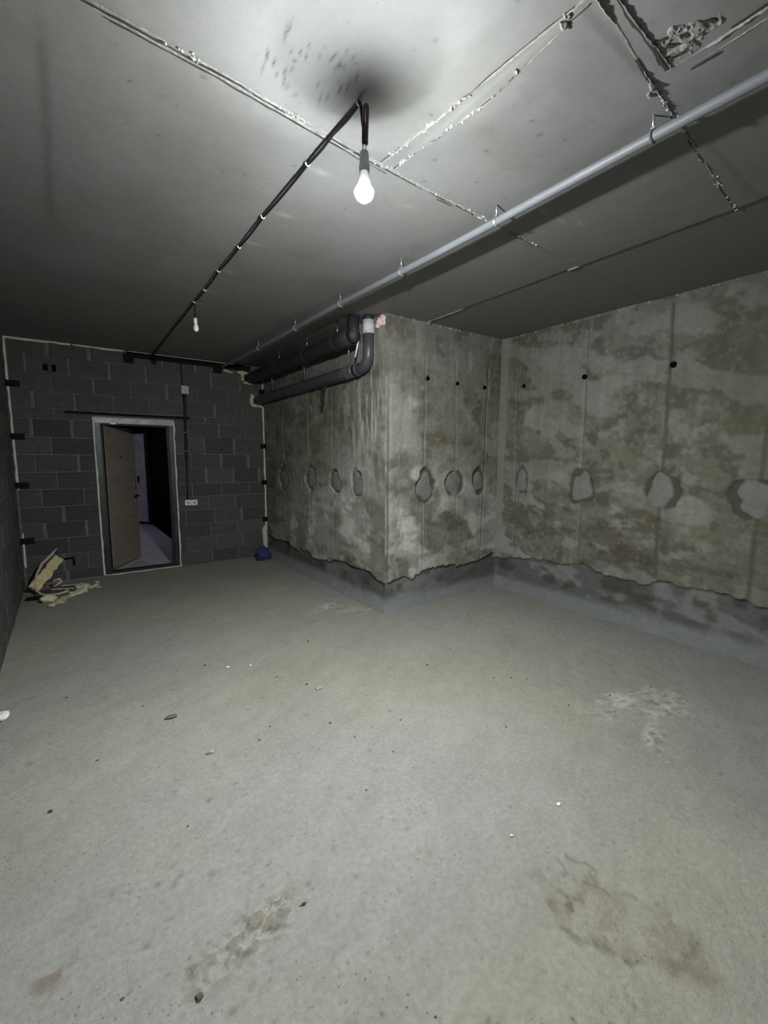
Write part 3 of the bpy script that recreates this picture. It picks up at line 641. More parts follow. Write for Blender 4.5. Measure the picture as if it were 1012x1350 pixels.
JL = {0: (-.06,), 1: (-.08, .17), 2: (-.01,), 3: (-.24, .17), 4: (-.05,), 5: (-.23, .18), 6: (-.07,), 7: (-.26, .14), 8: (-.10,), 9: (-.28, .10), 10: (-.05,)}
JR = {0: (1.65, 2.02), 1: (1.32, 1.72, 2.10), 2: (1.64, 2.02), 3: (1.32, 1.70, 2.08), 4: (1.63, 2.0), 5: (1.42, 1.81, 2.21), 6: (1.60, 1.99, 2.36), 7: (1.42, 1.81, 2.20), 8: (1.6, 2.0), 9: (1.40, 1.80, 2.19), 10: (1.62, 2.02)}
def lay(par, za, joints, u0, u1, holes, rotz, hj, matl, wide=0.5, pl=None):
    for k in range(len(za) - 1):
        js = [u0] + [q for q in joints[k] if u0 + 0.04 < q < u1 - 0.04] + [u1]
        for a, b in zip(js[:-1], js[1:]):
            g0 = 0.005 if a == u0 else (rnd.uniform(0.014, 0.035) if rnd.random() < wide else 0.006)
            g1 = 0.005 if b == u1 else 0.006
            zz0 = za[k] + hj + rnd.uniform(-.003, .003); zz1 = za[k + 1] - hj + rnd.uniform(-.003, .003)
            if b - a - g0 - g1 < 0.03 or zz1 - zz0 < 0.03: continue
            add_block(par, (a + g0, zz0, b - g1, zz1), holes, rotz, matl(k) if callable(matl) else matl)
lay(WB, ZL, JL, XL + 0.02, 0.335, HB, 0, 0.005, lambda k: 'block_a' if k < 10 else 'block_b')
lay(WB, ZR, JR, 1.225, XC - 0.02, HB, 0, 0.004, lambda k: 'block_a' if k < 9 else 'block_b')
JT = {0: [-.25 + .4 * i for i in range(8)], 1: [-.05 + .4 * i for i in range(8)], 2: [-.28 + .4 * i for i in range(8)], 3: [-.08 + .4 * i for i in range(8)]}
lay(WB, ZT, JT, XL + 0.02, XC - 0.02, HB, 0, 0.003, 'block_b', 0.6)
ZLW = ZL[:-1] + ZT
JW = {k: [1.6 + (0.2 if k % 2 else 0) + rnd.uniform(-.03, .03) + .4 * i for i in range(14)] for k in range(16)}
lay(WLF, ZLW, JW, 1.6, YB - 0.02, [], 1, 0.005, 'block_a', 0.3)

# ------------------------------------------------------------------ door_1 and the hallway beyond
D = empty('door_1', (0.775, YB, 0), kind='structure')
mb = MB()
x0, x1, zt = 0.335, 1.215, 1.965
fo = 0.012   # outer face proud of the wall
MB().box((x0, YB - fo, 0.0), (x0 + 0.055, YB + 0.09, zt - 0.055), 0.003).build('frame_jamb', 'frame_shaded', D)
MB().box((x1 - 0.055, YB - fo, 0.0), (x1, YB + 0.09, zt - 0.055), 0.003).build('frame_jamb', 'frame_shaded', D)
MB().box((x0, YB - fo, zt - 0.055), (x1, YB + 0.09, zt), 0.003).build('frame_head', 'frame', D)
mb = MB()
mb.box((x0 + 0.055, YB + 0.02, 0.04), (x0 + 0.075, YB + 0.09, zt - 0.055)); mb.box((x1 - 0.075, YB + 0.02, 0.04), (x1 - 0.055, YB + 0.09, zt - 0.055))
mb.box((x0 + 0.075, YB + 0.02, zt - 0.075), (x1 - 0.075, YB + 0.09, zt - 0.055)); mb.build('door_stop', 'frame_dark', D)
MB().box((x0 + 0.003, YB - 0.016, 0.0), (x1 - 0.003, YB + 0.09, 0.045), 0.004).build('threshold', 'frame_dark', D)
MB().box((0.50, YB - 0.016, zt - 0.066), (0.56, YB + 0.03, zt - 0.05), 0.002).build('sticker', 'white_pl', D)
def bead(name, pts, w_, d_, seed, matl, par, nrm=(0, -1, 0), gaps=()):
    """irregular strip of mounting foam squeezed out of a joint"""
    pts = [Vector(p) for p in pts]; nrm = Vector(nrm); V = []; F = []; acc = 0; k0 = None
    for i in range(len(pts) - 1):
        L = (pts[i + 1] - pts[i]).length; n = max(2, int(L / 0.025)); t = (pts[i + 1] - pts[i]).normalized(); s_ = t.cross(nrm).normalized()
        prev = None
        for q in range(n + 1):
            p = pts[i].lerp(pts[i + 1], q / n); a = mnoise.noise(Vector((acc * 9 + seed, seed * 2.3, 0))); b = mnoise.noise(Vector((acc * 23 + seed, 5.1, seed)))
            ww = w_ * (1 + 0.45 * a + 0.2 * b) / 2; dd = d_ * (1 + 0.4 * b); o_ = s_ * (w_ * 0.25 * a)
            ring = [p + o_ - s_ * ww - nrm * 0.004, p + o_ - s_ * ww * 0.7 + nrm * dd * 0.8, p + o_ + s_ * ww * 0.5 + nrm * dd, p + o_ + s_ * ww - nrm * 0.004]
            k = len(V); V += [tuple(x) for x in ring]
            if prev is not None:
                for e_ in range(4): F.append((prev + e_, prev + (e_ + 1) % 4, k + (e_ + 1) % 4, k + e_))
            else: F.append((k, k + 1, k + 2, k + 3))
            prev = k; acc += L / n
        F.append((prev, prev + 3, prev + 2, prev + 1))
    off = parent_world(par) if par else Vector((0, 0, 0))
    return link_mesh(name, [Vector(q) - off for q in V], F, matl, par)
fy = YB - 0.006
bead('foam_bead', [(x0 - 0.008, fy, 0.02), (x0 - 0.008, fy, zt + 0.008)], 0.024, 0.008, 1, 'foam', D)
bead('foam_bead', [(x1 + 0.008, fy, 0.02), (x1 + 0.008, fy, zt + 0.006)], 0.022, 0.008, 2, 'foam', D)
bead('foam_bead', [(x0 - 0.01, fy, zt + 0.008), (x1 + 0.01, fy, zt + 0.006)], 0.016, 0.006, 3, 'foam', D)
bead('foam_bead', [(x0 - 0.01, YB - 0.012, 0.008), (x1 + 0.02, YB - 0.012, 0.008)], 0.016, 0.006, 4, 'foam', D)
# leaf, hinged left, standing open into the hallway
leaf = bpy.data.objects.new('door_leaf', None); COL.objects.link(leaf)
la = math.atan2(0.66, 0.40)
def leaf_pt(u, t, z):   # u along leaf from hinge, t towards the room side
    d = Vector((math.cos(la), math.sin(la), 0)); n = Vector((math.sin(la), -math.cos(la), 0)); return Vector((0.425, YB + 0.075, 0)) + d * u + n * t + Vector((0, 0, z))
bpy.data.objects.remove(leaf)
def leaf_box(name, u0, u1, t0, t1, z0, z1, matl, par, ch=0.002):
    mb = MB().box((u0, t0, z0), (u1, t1, z1), ch); mb.v = [tuple(leaf_pt(*q)) for q in mb.v]; mb.f = [tuple(q[::-1]) for q in mb.f]
    return mb.build(name, matl, par)
LF = leaf_box('door_leaf', 0.0, 0.775, -0.055, 0.0, 0.055, 1.895, 'black', D)
LF['label'] = 'steel door leaf standing open into the hallway'
leaf_box('veneer_panel', 0.008, 0.767, 0.0, 0.012, 0.063, 1.887, 'wood', LF)
LFp = LF
def leaf_tube(name, pts, r, matl):
    mb = MB().tube([leaf_pt(*q) for q in pts], r, 10); return mb.build(name, matl, LFp, True)
leaf_tube('peephole', [(0.36, 0.010, 1.49), (0.36, 0.020, 1.49)], 0.014, 'black_plastic')
leaf_box('lock_plate', 0.69, 0.735, 0.010, 0.018, 1.06, 1.13, 'chrome', LF)
leaf_tube('door_handle', [(0.715, 0.012, 0.955), (0.715, 0.055, 0.955), (0.70, 0.062, 0.955), (0.62, 0.062, 0.953), (0.59, 0.058, 0.952)], 0.011, 'black_plastic')
leaf_box('lock_plate', 0.70, 0.735, 0.010, 0.017, 0.83, 0.90, 'chrome', LF)
leaf_box('lock_bolt_strip', 0.772, 0.7785, -0.045, -0.012, 0.75, 1.25, 'chrome', LF)
# hallway shell
HY = YB + 0.20
MB().box((-1.2, HY - 0.2, -0.05), (1.72, 14.2, 0.0)).solo('floor_hallway', 'hall_floor', (0.5, 10, 0), kind='structure')
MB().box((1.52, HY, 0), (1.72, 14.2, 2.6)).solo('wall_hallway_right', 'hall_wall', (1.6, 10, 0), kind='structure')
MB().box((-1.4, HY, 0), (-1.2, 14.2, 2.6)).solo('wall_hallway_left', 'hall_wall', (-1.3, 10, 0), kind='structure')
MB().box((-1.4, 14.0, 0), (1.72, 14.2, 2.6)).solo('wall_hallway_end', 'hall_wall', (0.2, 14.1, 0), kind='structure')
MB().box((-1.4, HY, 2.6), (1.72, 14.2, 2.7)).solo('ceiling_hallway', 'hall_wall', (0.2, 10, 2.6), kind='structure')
D2 = empty('door_2', (1.44, 11.0, 0), kind='structure')
def d2box(name, a, b, matl, ang=0.0):
    mb = MB().box(a, b, 0.003); piv = Vector((1.49, 11.0, 0)); R = Matrix.Rotation(ang, 3, 'Z')
    mb.v = [tuple(R @ (Vector(q) - piv) + piv) for q in mb.v]; return mb.build(name, matl, D2)
d2box('door_leaf', (0.69, 11.0, 0.05), (1.49, 11.05, 2.0), 'hall_door', -0.9)
d2box('bottom_rail', (0.69, 10.99, 0.0), (1.49, 11.055, 0.05), 'frame_dark', -0.9)
d2box('lock_plate', (1.22, 10.98, 0.92), (1.26, 11.0, 1.08), 'black_plastic', -0.9)
d2box('door_frame', (1.46, 10.9, 0.0), (1.52, 11.05, 2.08), 'frame_dark')
t = empty('hallway_fill_lamp', (0.2, 9.3, 2.6), 'unseen ceiling lamp added to light the hallway behind the open wooden door', 'lamp')  # not seen from the camera, added so the hall floor is lit
MB().lathe((0.2, 9.3, 2.53), [(0.001, 0), (0.09, 0.004), (0.12, 0.03), (0.12, 0.055)], 24).build('diffuser', 'hall_fill_lamp', t, True)
MB().lathe((0.2, 9.3, 2.585), [(0.125, 0), (0.125, 0.015)], 24).build('lamp_base', 'grey_pl', t)

for (a0, b0, a1, b1) in OPEN[1:]:
    MB().box((a0 + 0.001, YB + 0.010, b0 + 0.001), (a1 - 0.001, YB + 0.018, b1 - 0.001)).build('recess_shade_plate', 'dark_hole', WB)  # dark plate near the front stands in for the shade inside the recess
# ------------------------------------------------------------------ foam in the joints of the back wall
cy_ = YB - 0.006
bead('foam_joint', [(XL + 0.012, cy_, H - 0.014), (0.16, cy_, H - 0.010)], 0.026, 0.01, 11, 'foam', WB)
bead('foam_joint', [(0.18, cy_, H - 0.010), (0.70, cy_, H - 0.008)], 0.022, 0.01, 12, 'foam', WB)
bead('foam_joint', [(0.74, cy_ - 0.012, H - 0.006), (2.25, cy_ - 0.012, H - 0.004)], 0.016, 0.008, 13, 'foam_old', WB)
bead('foam_joint', [(XL + 0.018, cy_, 2.78), (XL + 0.022, cy_, 1.12)], 0.026, 0.012, 14, 'foam', WB)
bead('foam_joint', [(XL + 0.022, cy_, 0.62), (XL + 0.022, cy_, 0.22)], 0.024, 0.012, 15, 'foam', WB)
bead('foam_joint', [(XC - 0.022, cy_, 2.63), (XC - 0.025, cy_, 2.42)], 0.02, 0.012, 16, 'foam', WB)
bead('foam_joint', [(XC - 0.026, cy_, 2.24), (XC - 0.026, cy_, 0.42)], 0.024, 0.012, 17, 'foam', WB)
bead('foam_joint', [(XC - 0.045, cy_, 0.47), (XC - 0.055, cy_, 0.12)], 0.075, 0.02, 18, 'foam_old', WB)
# black steel ties across the joints
def tie(px_, pz, wl, left, lab):
    mb = MB(); hh = 0.035
    if left:
        mb.box((XL + 0.001, YB - 0.022, pz - hh), (XL + wl, YB - 0.014, pz + hh), 0.001); mb.box((XL + 0.003, YB - 0.09, pz - hh), (XL + 0.012, YB - 0.0135, pz + hh), 0.001)
    else:
        mb.box((XC - wl, YB - 0.022, pz - hh), (XC - 0.013, YB - 0.014, pz + hh), 0.001); mb.box((XC - 0.022, YB - 0.06, pz - hh), (XC - 0.013, YB - 0.0135, pz + hh), 0.001)
    o = mb.solo('wall_tie', 'black', (XL if left else XC, YB - 0.02, pz), lab, 'bracket', 'black wall ties in the block wall corners')
for pz, lab in ((2.30, 'black steel wall tie in the left corner, uppermost of four'), (1.72, 'black steel wall tie in the left corner, second from the top'),
                (1.17, 'black steel wall tie in the left corner, third from the top above the foam gap'), (0.53, 'black steel wall tie in the left corner, just above the debris pile')):
    tie(0, pz, 0.125, True, lab)
for pz, lab in ((2.455, 'black steel wall tie in the right corner between the two thick pipes'), (1.665, 'black steel wall tie in the right corner, first below the thick pipes'),
                (1.125, 'black steel wall tie in the right corner at mid height'), (0.565, 'black steel wall tie in the right corner, lowest above the blue cloth')):
    tie(0, pz, 0.085, False, lab)
t = empty('steel_angle', (1.5, YB, H), 'black steel angle along the top of the block wall under the ceiling', 'bracket')
MB().box((0.73, YB - 0.024, 2.728), (2.27, YB - 0.012, 2.790), 0.002).build('upright_leg', 'black', t)
MB().box((0.73, YB - 0.075, 2.778), (2.27, YB - 0.024, 2.786), 0.002).build('flat_leg', 'black', t)
MB().box((0.69, YB - 0.034, 2.655), (0.80, YB - 0.0245, 2.775), 0.002).build('tie_plate', 'black', t)
MB().box((1.76, YB - 0.034, 2.655), (1.87, YB - 0.0245, 2.775), 0.002).build('tie_plate', 'black', t)
MB().box((0.05, YB - 0.012, 2.003), (1.43, YB - 0.0045, 2.036), 0.002).solo('lintel_strip', 'black', (0.74, YB, 2.02), 'dark steel lintel edge just above the door frame', 'lintel')

# ================================================================== THINGS
# ------------------------------------------------------------------ lit pendant bulb
BX, BY = 0.960, 1.460
t = empty('pendant_bulb', (BX, BY, H), 'glowing bare bulb hanging from the ceiling on a dark cord', 'lamp')
mb = MB()
mb.tube(spline([(0.970, 1.512, H - 0.012), (0.966, 1.500, H - 0.018), (0.963, 1.485, H - 0.045), (0.961, 1.470, H - 0.11), (BX - 0.003, BY, 2.69), (BX - 0.004, BY, 2.625)]), 0.0062, 10)
mb.build('cord', 'black_plastic', t, True)
MB().tube(spline([(BX + 0.007, BY - 0.004, 2.625), (BX + 0.009, BY - 0.004, 2.69), (BX + 0.011, BY - 0.004, 2.742), (BX + 0.007, BY - 0.002, 2.755), (BX + 0.001, BY + 0.003, 2.744), (BX - 0.001, BY + 0.004, 2.70)]), 0.0058, 10).build('cord_loop', 'red_wire', t, True)
for s_ in (-0.007, 0.007):
    MB().tube([(BX + s_ * 0.7, BY, 2.632), (BX + s_, BY, 2.59)], 0.0025, 8).build('wire', 'white_pl', t, True)
RB = 0.0335
TILT = Matrix.Translation((BX, BY, 2.59)) @ Matrix.Rotation(math.radians(4), 4, Vector((-0.81, 0.58, 0))) @ Matrix.Translation((-BX, -BY, -2.59))   # the bulb hangs a little askew
def tilt(mb):
    mb.v = [tuple(TILT @ Vector(q)) for q in mb.v]; return mb
tilt(MB().lathe((BX, BY, 0), [(0.008, 2.602), (0.014, 2.600), (0.0165, 2.592), (0.0165, 2.555), (0.019, 2.552), (0.019, 2.532), (0.014, 2.530)], 24)).build('socket', 'socket', t, True)
tilt(MB().lathe((BX, BY, 0), [(0.013, 2.530), (0.0145, 2.520), (0.0190, 2.505), (0.0245, 2.4828)] + [(0.0335 * math.cos(a), 2.460 + 0.0335 * math.sin(a)) for a in (0.62, 0.5, 0.35, 0.2, 0.06)], 28)).build('bulb_housing', 'white_pl', t, True)
tilt(MB().lathe((BX, BY, 0), [(0.008, 2.602), (0.014, 2.600), (0.0165, 2.592), (0.0165, 2.555), (0.019, 2.552), (0.019, 2.532), (0.014, 2.530)], 24)).build('socket', 'socket', t, True)
tilt(MB().lathe((BX, BY, 0), [(0.013, 2.530), (0.0145, 2.520), (0.0190, 2.505), (0.0245, 2.4828)] + [(0.0335 * math.cos(a), 2.460 + 0.0335 * math.sin(a)) for a in (0.62, 0.5, 0.35, 0.2, 0.06)], 28)).build('bulb_housing', 'white_pl', t, True)
def globe(a0, a1, n):
    V = []; F = []; K = 28
    for a in np.linspace(a0, a1, n):
        for k in range(K): V.append((BX + max(RB * math.cos(a), 0.0005) * math.cos(2 * PI * k / K), BY + max(RB * math.cos(a), 0.0005) * math.sin(2 * PI * k / K), 2.460 + RB * math.sin(a)))
    for i in range(n - 1):
        for k in range(K): F.append((i * K + k, i * K + (k + 1) % K, (i + 1) * K + (k + 1) % K, (i + 1) * K + k))
    return MB().add(V, F)
FILL_AIM = Vector((0.61 * math.sin(math.radians(35)), 0.79 * math.sin(math.radians(35)), -math.cos(math.radians(35)))).normalized()
bm = bmesh.new(); bmesh.ops.create_icosphere(bm, subdivisions=5, radius=RB)
parts_ = ([], [])
for f in bm.faces:
    d = f.calc_center_median().normalized()
    if d.dot(FILL_AIM) > math.cos(math.radians(25)): parts_[1].append(f)
    elif d.z < 0.04: parts_[0].append(f)
def globe(fs):
    vs = sorted({q for f in fs for q in f.verts}, key=lambda q: q.index); ix = {q: n for n, q in enumerate(vs)}
    return MB().add([(BX + q.co.x, BY + q.co.y, 2.460 + q.co.z) for q in vs], [[ix[q] for q in f.verts] for f in fs])
gl = tilt(globe(parts_[0])).build('bulb_globe', 'bulb', t, True)
tilt(globe(parts_[1])).build('fill_cap', 'bulb_fill', gl, True); bm.free()
# unlit bulb further back
t = empty('pendant_bulb', (0.991, 4.120, H), 'small unlit white bulb hanging far back near the block wall', 'lamp')
MB().tube([(0.985, 4.10, H - 0.012), (0.990, 4.118, H - 0.03), (0.991, 4.12, 2.66)], 0.007, 8).build('cord', 'black_plastic', t, True)
MB().lathe((0.991, 4.12, 0), [(0.008, 2.672), (0.014, 2.668), (0.015, 2.63), (0.012, 2.628)], 16).build('socket', 'socket', t, True)
MB().lathe((0.994, 4.12, 0), [(0.011, 2.630), (0.014, 2.615), (0.020, 2.598), (0.0215, 2.585), (0.018, 2.570), (0.010, 2.562), (0.001, 2.560)], 20).build('bulb_globe', 'white_pl', t, True)

# ------------------------------------------------------------------ black cable along the ceiling
t = empty('ceiling_cable', (0.97, 3.0, H), 'black twin cable clipped across the ceiling to the lit bulb', 'cable')
path = [(0.970, 1.512), (0.968, 1.70), (0.968, 1.932), (0.966, 2.469), (0.973, 2.89), (0.971, 3.331), (0.984, 3.754), (0.982, 4.087), (0.995, 5.0), (1.008, 5.917), (1.02, YB - 0.10)]
pp = []
for i in range(len(path) - 1):
    a, b = path[i], path[i + 1]
    for k in range(4):
        q = k / 4; pp.append((a[0] + (b[0] - a[0]) * q, a[1] + (b[1] - a[1]) * q, H - 0.013 - 0.006 * math.sin(PI * q)))
pp.append((path[-1][0], path[-1][1], H - 0.013))
MB().tube([(x - 0.0022, y, z) for x, y, z in pp], 0.0033, 8).build('cable_strand', 'black_plastic', t, True)
MB().tube([(x + 0.0042, y, z) for x, y, z in pp], 0.0033, 8).build('cable_strand', 'black_plastic', t, True)
for (x, y) in path[0:1] + path[2:8]:
    mb = MB().tube([(x + 0.001 + 0.010 * math.cos(a), y, H - 0.008 - 0.011 * math.sin(a)) for a in np.linspace(-0.2, PI + 0.2, 10)], 0.0028, 6)
    mb.build('cable_clip', 'white_pl', t, True)

# ------------------------------------------------------------------ conduit pipe under the ceiling
PZ = 2.722
def px_at(y): return 1.927 - 0.0125 * y
t = empty('conduit_pipe', (1.92, 2.0, H), 'long grey plastic pipe strapped under the ceiling', 'pipe')
MB().tube([(px_at(y), y, PZ + 0.004 * math.sin(y * 2.3)) for y in np.linspace(-0.9, YB - 0.09, 60)], 0.0195, 16).build('pipe', 'grey_pipe', t, True)
for y in (0.905, 1.655, 2.44, 3.22, 4.05, 5.0):
    x = px_at(y); z = PZ + 0.004 * math.sin(y * 2.3); cl = MB()
    cl.tube([(x + 0.0222 * math.cos(a), y, z + 0.0222 * math.sin(a)) for a in np.linspace(0, 2 * PI, 20)], 0.0045, 6)
    cl.box((x - 0.006, y - 0.008, z + 0.022), (x + 0.006, y + 0.008, z + 0.034))
    c_ = cl.build('pipe_clamp', 'zinc', t)
    MB().tube([(x, y, z + 0.03), (x - 0.002, y, H + 0.01)], 0.004, 6).build('clamp_stud', 'zinc', c_, True)

# ------------------------------------------------------------------ thick drain pipes along the pier
def arc(c_, r, a0, a1, n, ax='yz'):
    return [(c_[0], c_[1] + r * math.cos(a), c_[2] + r * math.sin(a)) for a in np.linspace(a0, a1, n)]
LX = 2.385; LZ = 2.335
t = empty('lower_drain_pipe', (LX, 4.8, LZ), 'lower dark grey drain pipe bending upward at the pier corner', 'pipe')
MB().tube([(LX, y, LZ + 0.02 * (6.45 - y) / 3) for y in np.linspace(YB - 0.01, 3.82, 14)], 0.062, 24).build('pipe', 'drain', t, True)
zc = LZ + 0.02 + 0.10
MB().tube([(LX, 3.80, LZ + 0.018), (LX, 3.70, LZ + 0.018)] + arc((LX, 3.68, zc + 0.02), 0.12, -PI / 2, -PI, 9)[1:] + [(LX, 3.56, 2.50), (LX, 3.56, 2.66)], 0.052, 24).build('elbow', 'drain', t, True)
for y in (3.84, 3.74): MB().tube([(LX, y + 0.012, LZ + 0.018), (LX, y - 0.012, LZ + 0.018)], 0.063, 24).build('joint_ring', 'drain', t, True)
MB().tube([(LX, 3.56, 2.645), (LX, 3.56, 2.765)], 0.0555, 24).build('tape_wrap', 'tape', t, True)
MB().tube([(LX, 3.56, 2.765), (LX, 3.56, H + 0.01)], 0.050, 24).build('riser', 'drain_dark', t, True)
MB().tube([(LX, 3.56, 2.778), (LX, 3.56, 2.792)], 0.0535, 24).build('ceiling_collar', 'drain_dark', t, True)
MB().tube([(2.335, 3.625, 2.665), (2.325, 3.70, 2.45)], 0.0085, 10).build('bracing_rod', 'white_pl', t, True)
for y in (3.93, 4.95, 5.95):
    rd = MB().tube([(2.395, y, LZ + 0.055), (2.395, y, H + 0.01)], 0.004, 6).build('hanger_rod', 'zinc', t, True)
    MB().tube([(LX + 0.066 * math.cos(a), y, LZ + 0.014 + 0.066 * math.sin(a)) for a in np.linspace(0, 2 * PI, 24)], 0.004, 6).build('hanger_ring', 'drain_dark', t, True)
UXP = 2.275; UZ = 2.632
t = empty('upper_drain_pipe', (UXP, 4.8, UZ), 'upper dark wrapped pipe under the ceiling along the pier', 'pipe')
MB().tube([(UXP, y, UZ) for y in np.linspace(YB - 0.01, 3.66, 14)], 0.078, 24).build('pipe', 'drain_dark', t, True)
MB().tube([(UXP, 3.645, 2.565), (UXP, 3.645, 2.60), (UXP, 3.645, H + 0.008)], [0.035, 0.054, 0.054], 20).build('riser', 'drain_dark', t, True)
MB().tube([(UXP, 3.655, UZ), (UXP, 3.60, UZ)], [0.078, 0.05], 24).build('end_bend', 'drain_dark', t, True)
for y in (3.95, 4.62, 5.40):
    MB().tube([(UXP, y, UZ + 0.07), (UXP, y, H + 0.01)], 0.0035, 6).build('hanger_rod', 'zinc', t, True)
    MB().tube([(UXP + 0.081 * math.cos(a), y, UZ + 0.081 * math.sin(a)) for a in np.linspace(0, 2 * PI, 24)], 0.004, 6).build('hanger_ring', 'drain_dark', t, True)
t = empty('wire_bundle', (LX, 4.33, 2.25), 'loose black wires dangling below the lower drain pipe', 'wires')
for i in range(5):
    a = rnd.uniform(-.06, .06); b = rnd.uniform(-.05, .05); z_ = 2.28
    MB().tube(spline([(LX - 0.05, 4.33 + b, 2.30), (LX - 0.066 + a * .3, 4.33 + b * 1.6, 2.24), (LX - 0.07, 4.33 + b * 0.4, 2.17), (LX - 0.065 + a * .2, 4.34 + b * .3, 2.12 - 0.03 * i + .05), (LX - 0.07 + a * .5, 4.345 + b * .6, 2.05 + 0.02 * i)]), 0.0045, 6).build('wire', 'black_plastic', t, True)
mb = MB()
for i, (dx, dy, dz, r) in enumerate(((0, 0, 0, .040), (.03, -.035, .022, .030), (-.01, .03, -.022, .030), (.02, -.045, -.012, .026), (.025, -.02, .045, .022))):
    mb.blob((2.447 + dx * .4, 3.462 + dy, 2.738 + dz), (r * .7, r, r), 600 + i, 3, 0.45, 2.2)
mb.solo('foam_blob', 'foam_pink', (2.45, 3.46, 2.74), 'lumpy pink foam blob at the top of the pier corner beside the riser', 'foam', smooth=True)
def foam_wall(label, lst, seed):
    mb = MB()
    for i, (x, z, rx, rz) in enumerate(lst): mb.blob((x, YB - 0.012, z), (rx, 0.016, rz), seed + i, 2, 0.5, 2.0)
    mb.solo('foam_blob', 'foam_old', (lst[0][0], YB - 0.012, lst[0][1]), label, 'foam', smooth=True)
foam_wall('pale foam smeared around the upper pipe end on the block wall', [(2.20, 2.700, .06, .02), (2.165, 2.69, .03, .05), (2.165, 2.63, .02, .045), (2.22, 2.565, .05, .018), (2.27, 2.56, .045, .018), (2.13, 2.70, .04, .02)], 620)
foam_wall('pale foam smeared left of the lower pipe end on the block wall', [(2.30, 2.37, .03, .05), (2.285, 2.31, .03, .06), (2.33, 2.25, .05, .025), (2.41, 2.245, .04, .018)], 640)
foam_wall('pale foam smear beside the second plate of the steel angle', [(1.93, 2.705, .045, .015), (1.96, 2.695, .02, .02), (2.0, 2.69, .04, .013)], 660)

# ------------------------------------------------------------------ electrics on the back wall
wy = YB - 0.006
t = empty('junction_box', (1.375, YB, 2.39), 'small grey junction box high on the block wall right of the door', 'box')
MB().box((1.332, wy - 0.042, 2.335), (1.424, wy, 2.44), 0.005).build('box_body', 'grey_pl', t)
MB().box((1.336, wy - 0.050, 2.339), (1.420, wy - 0.042, 2.436), 0.003).build('lid', 'grey_pl', t)
MB().tube([(1.372, wy - 0.02, 2.335), (1.370, wy - 0.02, 2.295)], [0.026, 0.022], 14).build('cable_gland', 'black_plastic', t, True)
t = empty('wall_cable', (1.36, YB, 1.6), 'black cable and conduit running down from the ceiling to the sockets', 'cable')
MB().tube([(1.345, wy - 0.010, 2.80), (1.347, wy - 0.010, 2.6), (1.352, wy - 0.010, 2.44)], 0.007, 8).build('upper_cable', 'black_plastic', t, True)
pts = [(1.370 - 0.010 * k / 44, wy - 0.022 - 0.004 * math.sin(k * .4), 2.30 - 0.80 * k / 44) for k in range(45)]
MB().tube(pts, [0.019 if k % 2 else 0.0165 for k in range(45)], 12).build('corrugated_conduit', 'black_plastic', t, True)
MB().tube([(1.360, wy - 0.012, 1.51), (1.358, wy - 0.012, 1.3), (1.352, wy - 0.012, 1.1), (1.352, wy - 0.012, 0.90)], 0.010, 8).build('lower_cable', 'black_plastic', t, True)
for z_ in (1.58, 1.83): MB().tube([(1.362 + 0.021 * math.cos(a), wy - 0.02 + 0.021 * math.sin(a), z_) for a in np.linspace(PI, 2 * PI, 8)], 0.003, 6).build('cable_clip', 'grey_pl', t, True)
t = empty('wall_socket', (1.39, YB, 0.877), 'white double wall socket on the block wall right of the door', 'socket')
MB().box((1.312, wy - 0.030, 0.842), (1.390, wy, 0.914), 0.006).build('socket_unit', 'white_pl', t)
MB().box((1.393, wy - 0.030, 0.840), (1.470, wy, 0.912), 0.006).build('socket_unit', 'white_pl', t)
for x in (1.351, 1.4315):
    MB().lathe((x, wy - 0.030, 0.877), [(0.024, 0.0), (0.024, -0.003), (0.019, -0.003), (0.019, -0.0005)], 20, 'y').build('socket_ring', 'grey_pl', t)

# ------------------------------------------------------------------ debris in the left corner
def slab(L, W, T, nl, nw, seed, jag=0.012, bend=0.0):
    """ragged-edged slab lying along local x"""
    V = []; F = []
    for side in (0, 1):
        for i in range(nl + 1):
            for j in range(nw + 1):
                u = i / nl; v = j / nw; e = (jag if j in (0, nw) or i in (0, nl) else 0.002)
                n1 = mnoise.noise(Vector((i * 0.9 + seed, j * 0.9, seed))); n2 = mnoise.noise(Vector((i * 0.9, j * 0.9 + seed, 3.3 + side)))
                V.append(Vector((u * L + n1 * e, (v - 0.5) * W + n2 * e * 1.3, (T if side else 0) + n2 * 0.004 + bend * u * u)))
    s_ = (nl + 1) * (nw + 1); id_ = lambda sd, i, j: sd * s_ + i * (nw + 1) + j
    for i in range(nl):
        for j in range(nw):
            F.append((id_(1, i, j), id_(1, i + 1, j), id_(1, i + 1, j + 1), id_(1, i, j + 1))); F.append((id_(0, i, j), id_(0, i, j + 1), id_(0, i + 1, j + 1), id_(0, i + 1, j)))
    for i in range(nl):
        F.append((id_(0, i, 0), id_(0, i + 1, 0), id_(1, i + 1, 0), id_(1, i, 0))); F.append((id_(0, i, nw), id_(1, i, nw), id_(1, i + 1, nw), id_(0, i + 1, nw)))
    for j in range(nw):
        F.append((id_(0, 0, j), id_(1, 0, j), id_(1, 0, j + 1), id_(0, 0, j + 1))); F.append((id_(0, nl, j), id_(0, nl, j + 1), id_(1, nl, j + 1), id_(1, nl, j)))
    return V, F
def put_slab(name, p0, p1, W, T, upv, seed, matl, label, cat, jag=0.012, nl=10, nw=4, bend=0.0, group=None):
    p0, p1 = Vector(p0), Vector(p1); ex = (p1 - p0).normalized(); ey = Vector(upv).cross(ex).normalized(); ez = ex.cross(ey)
    V, F = slab((p1 - p0).length, W, T, nl, nw, seed, jag, bend)
    mb = MB(); mb.add([p0 + ex * q.x + ey * q.y + ez * q.z for q in V], F)
    return mb.solo(name, matl, p0, label, cat, group)
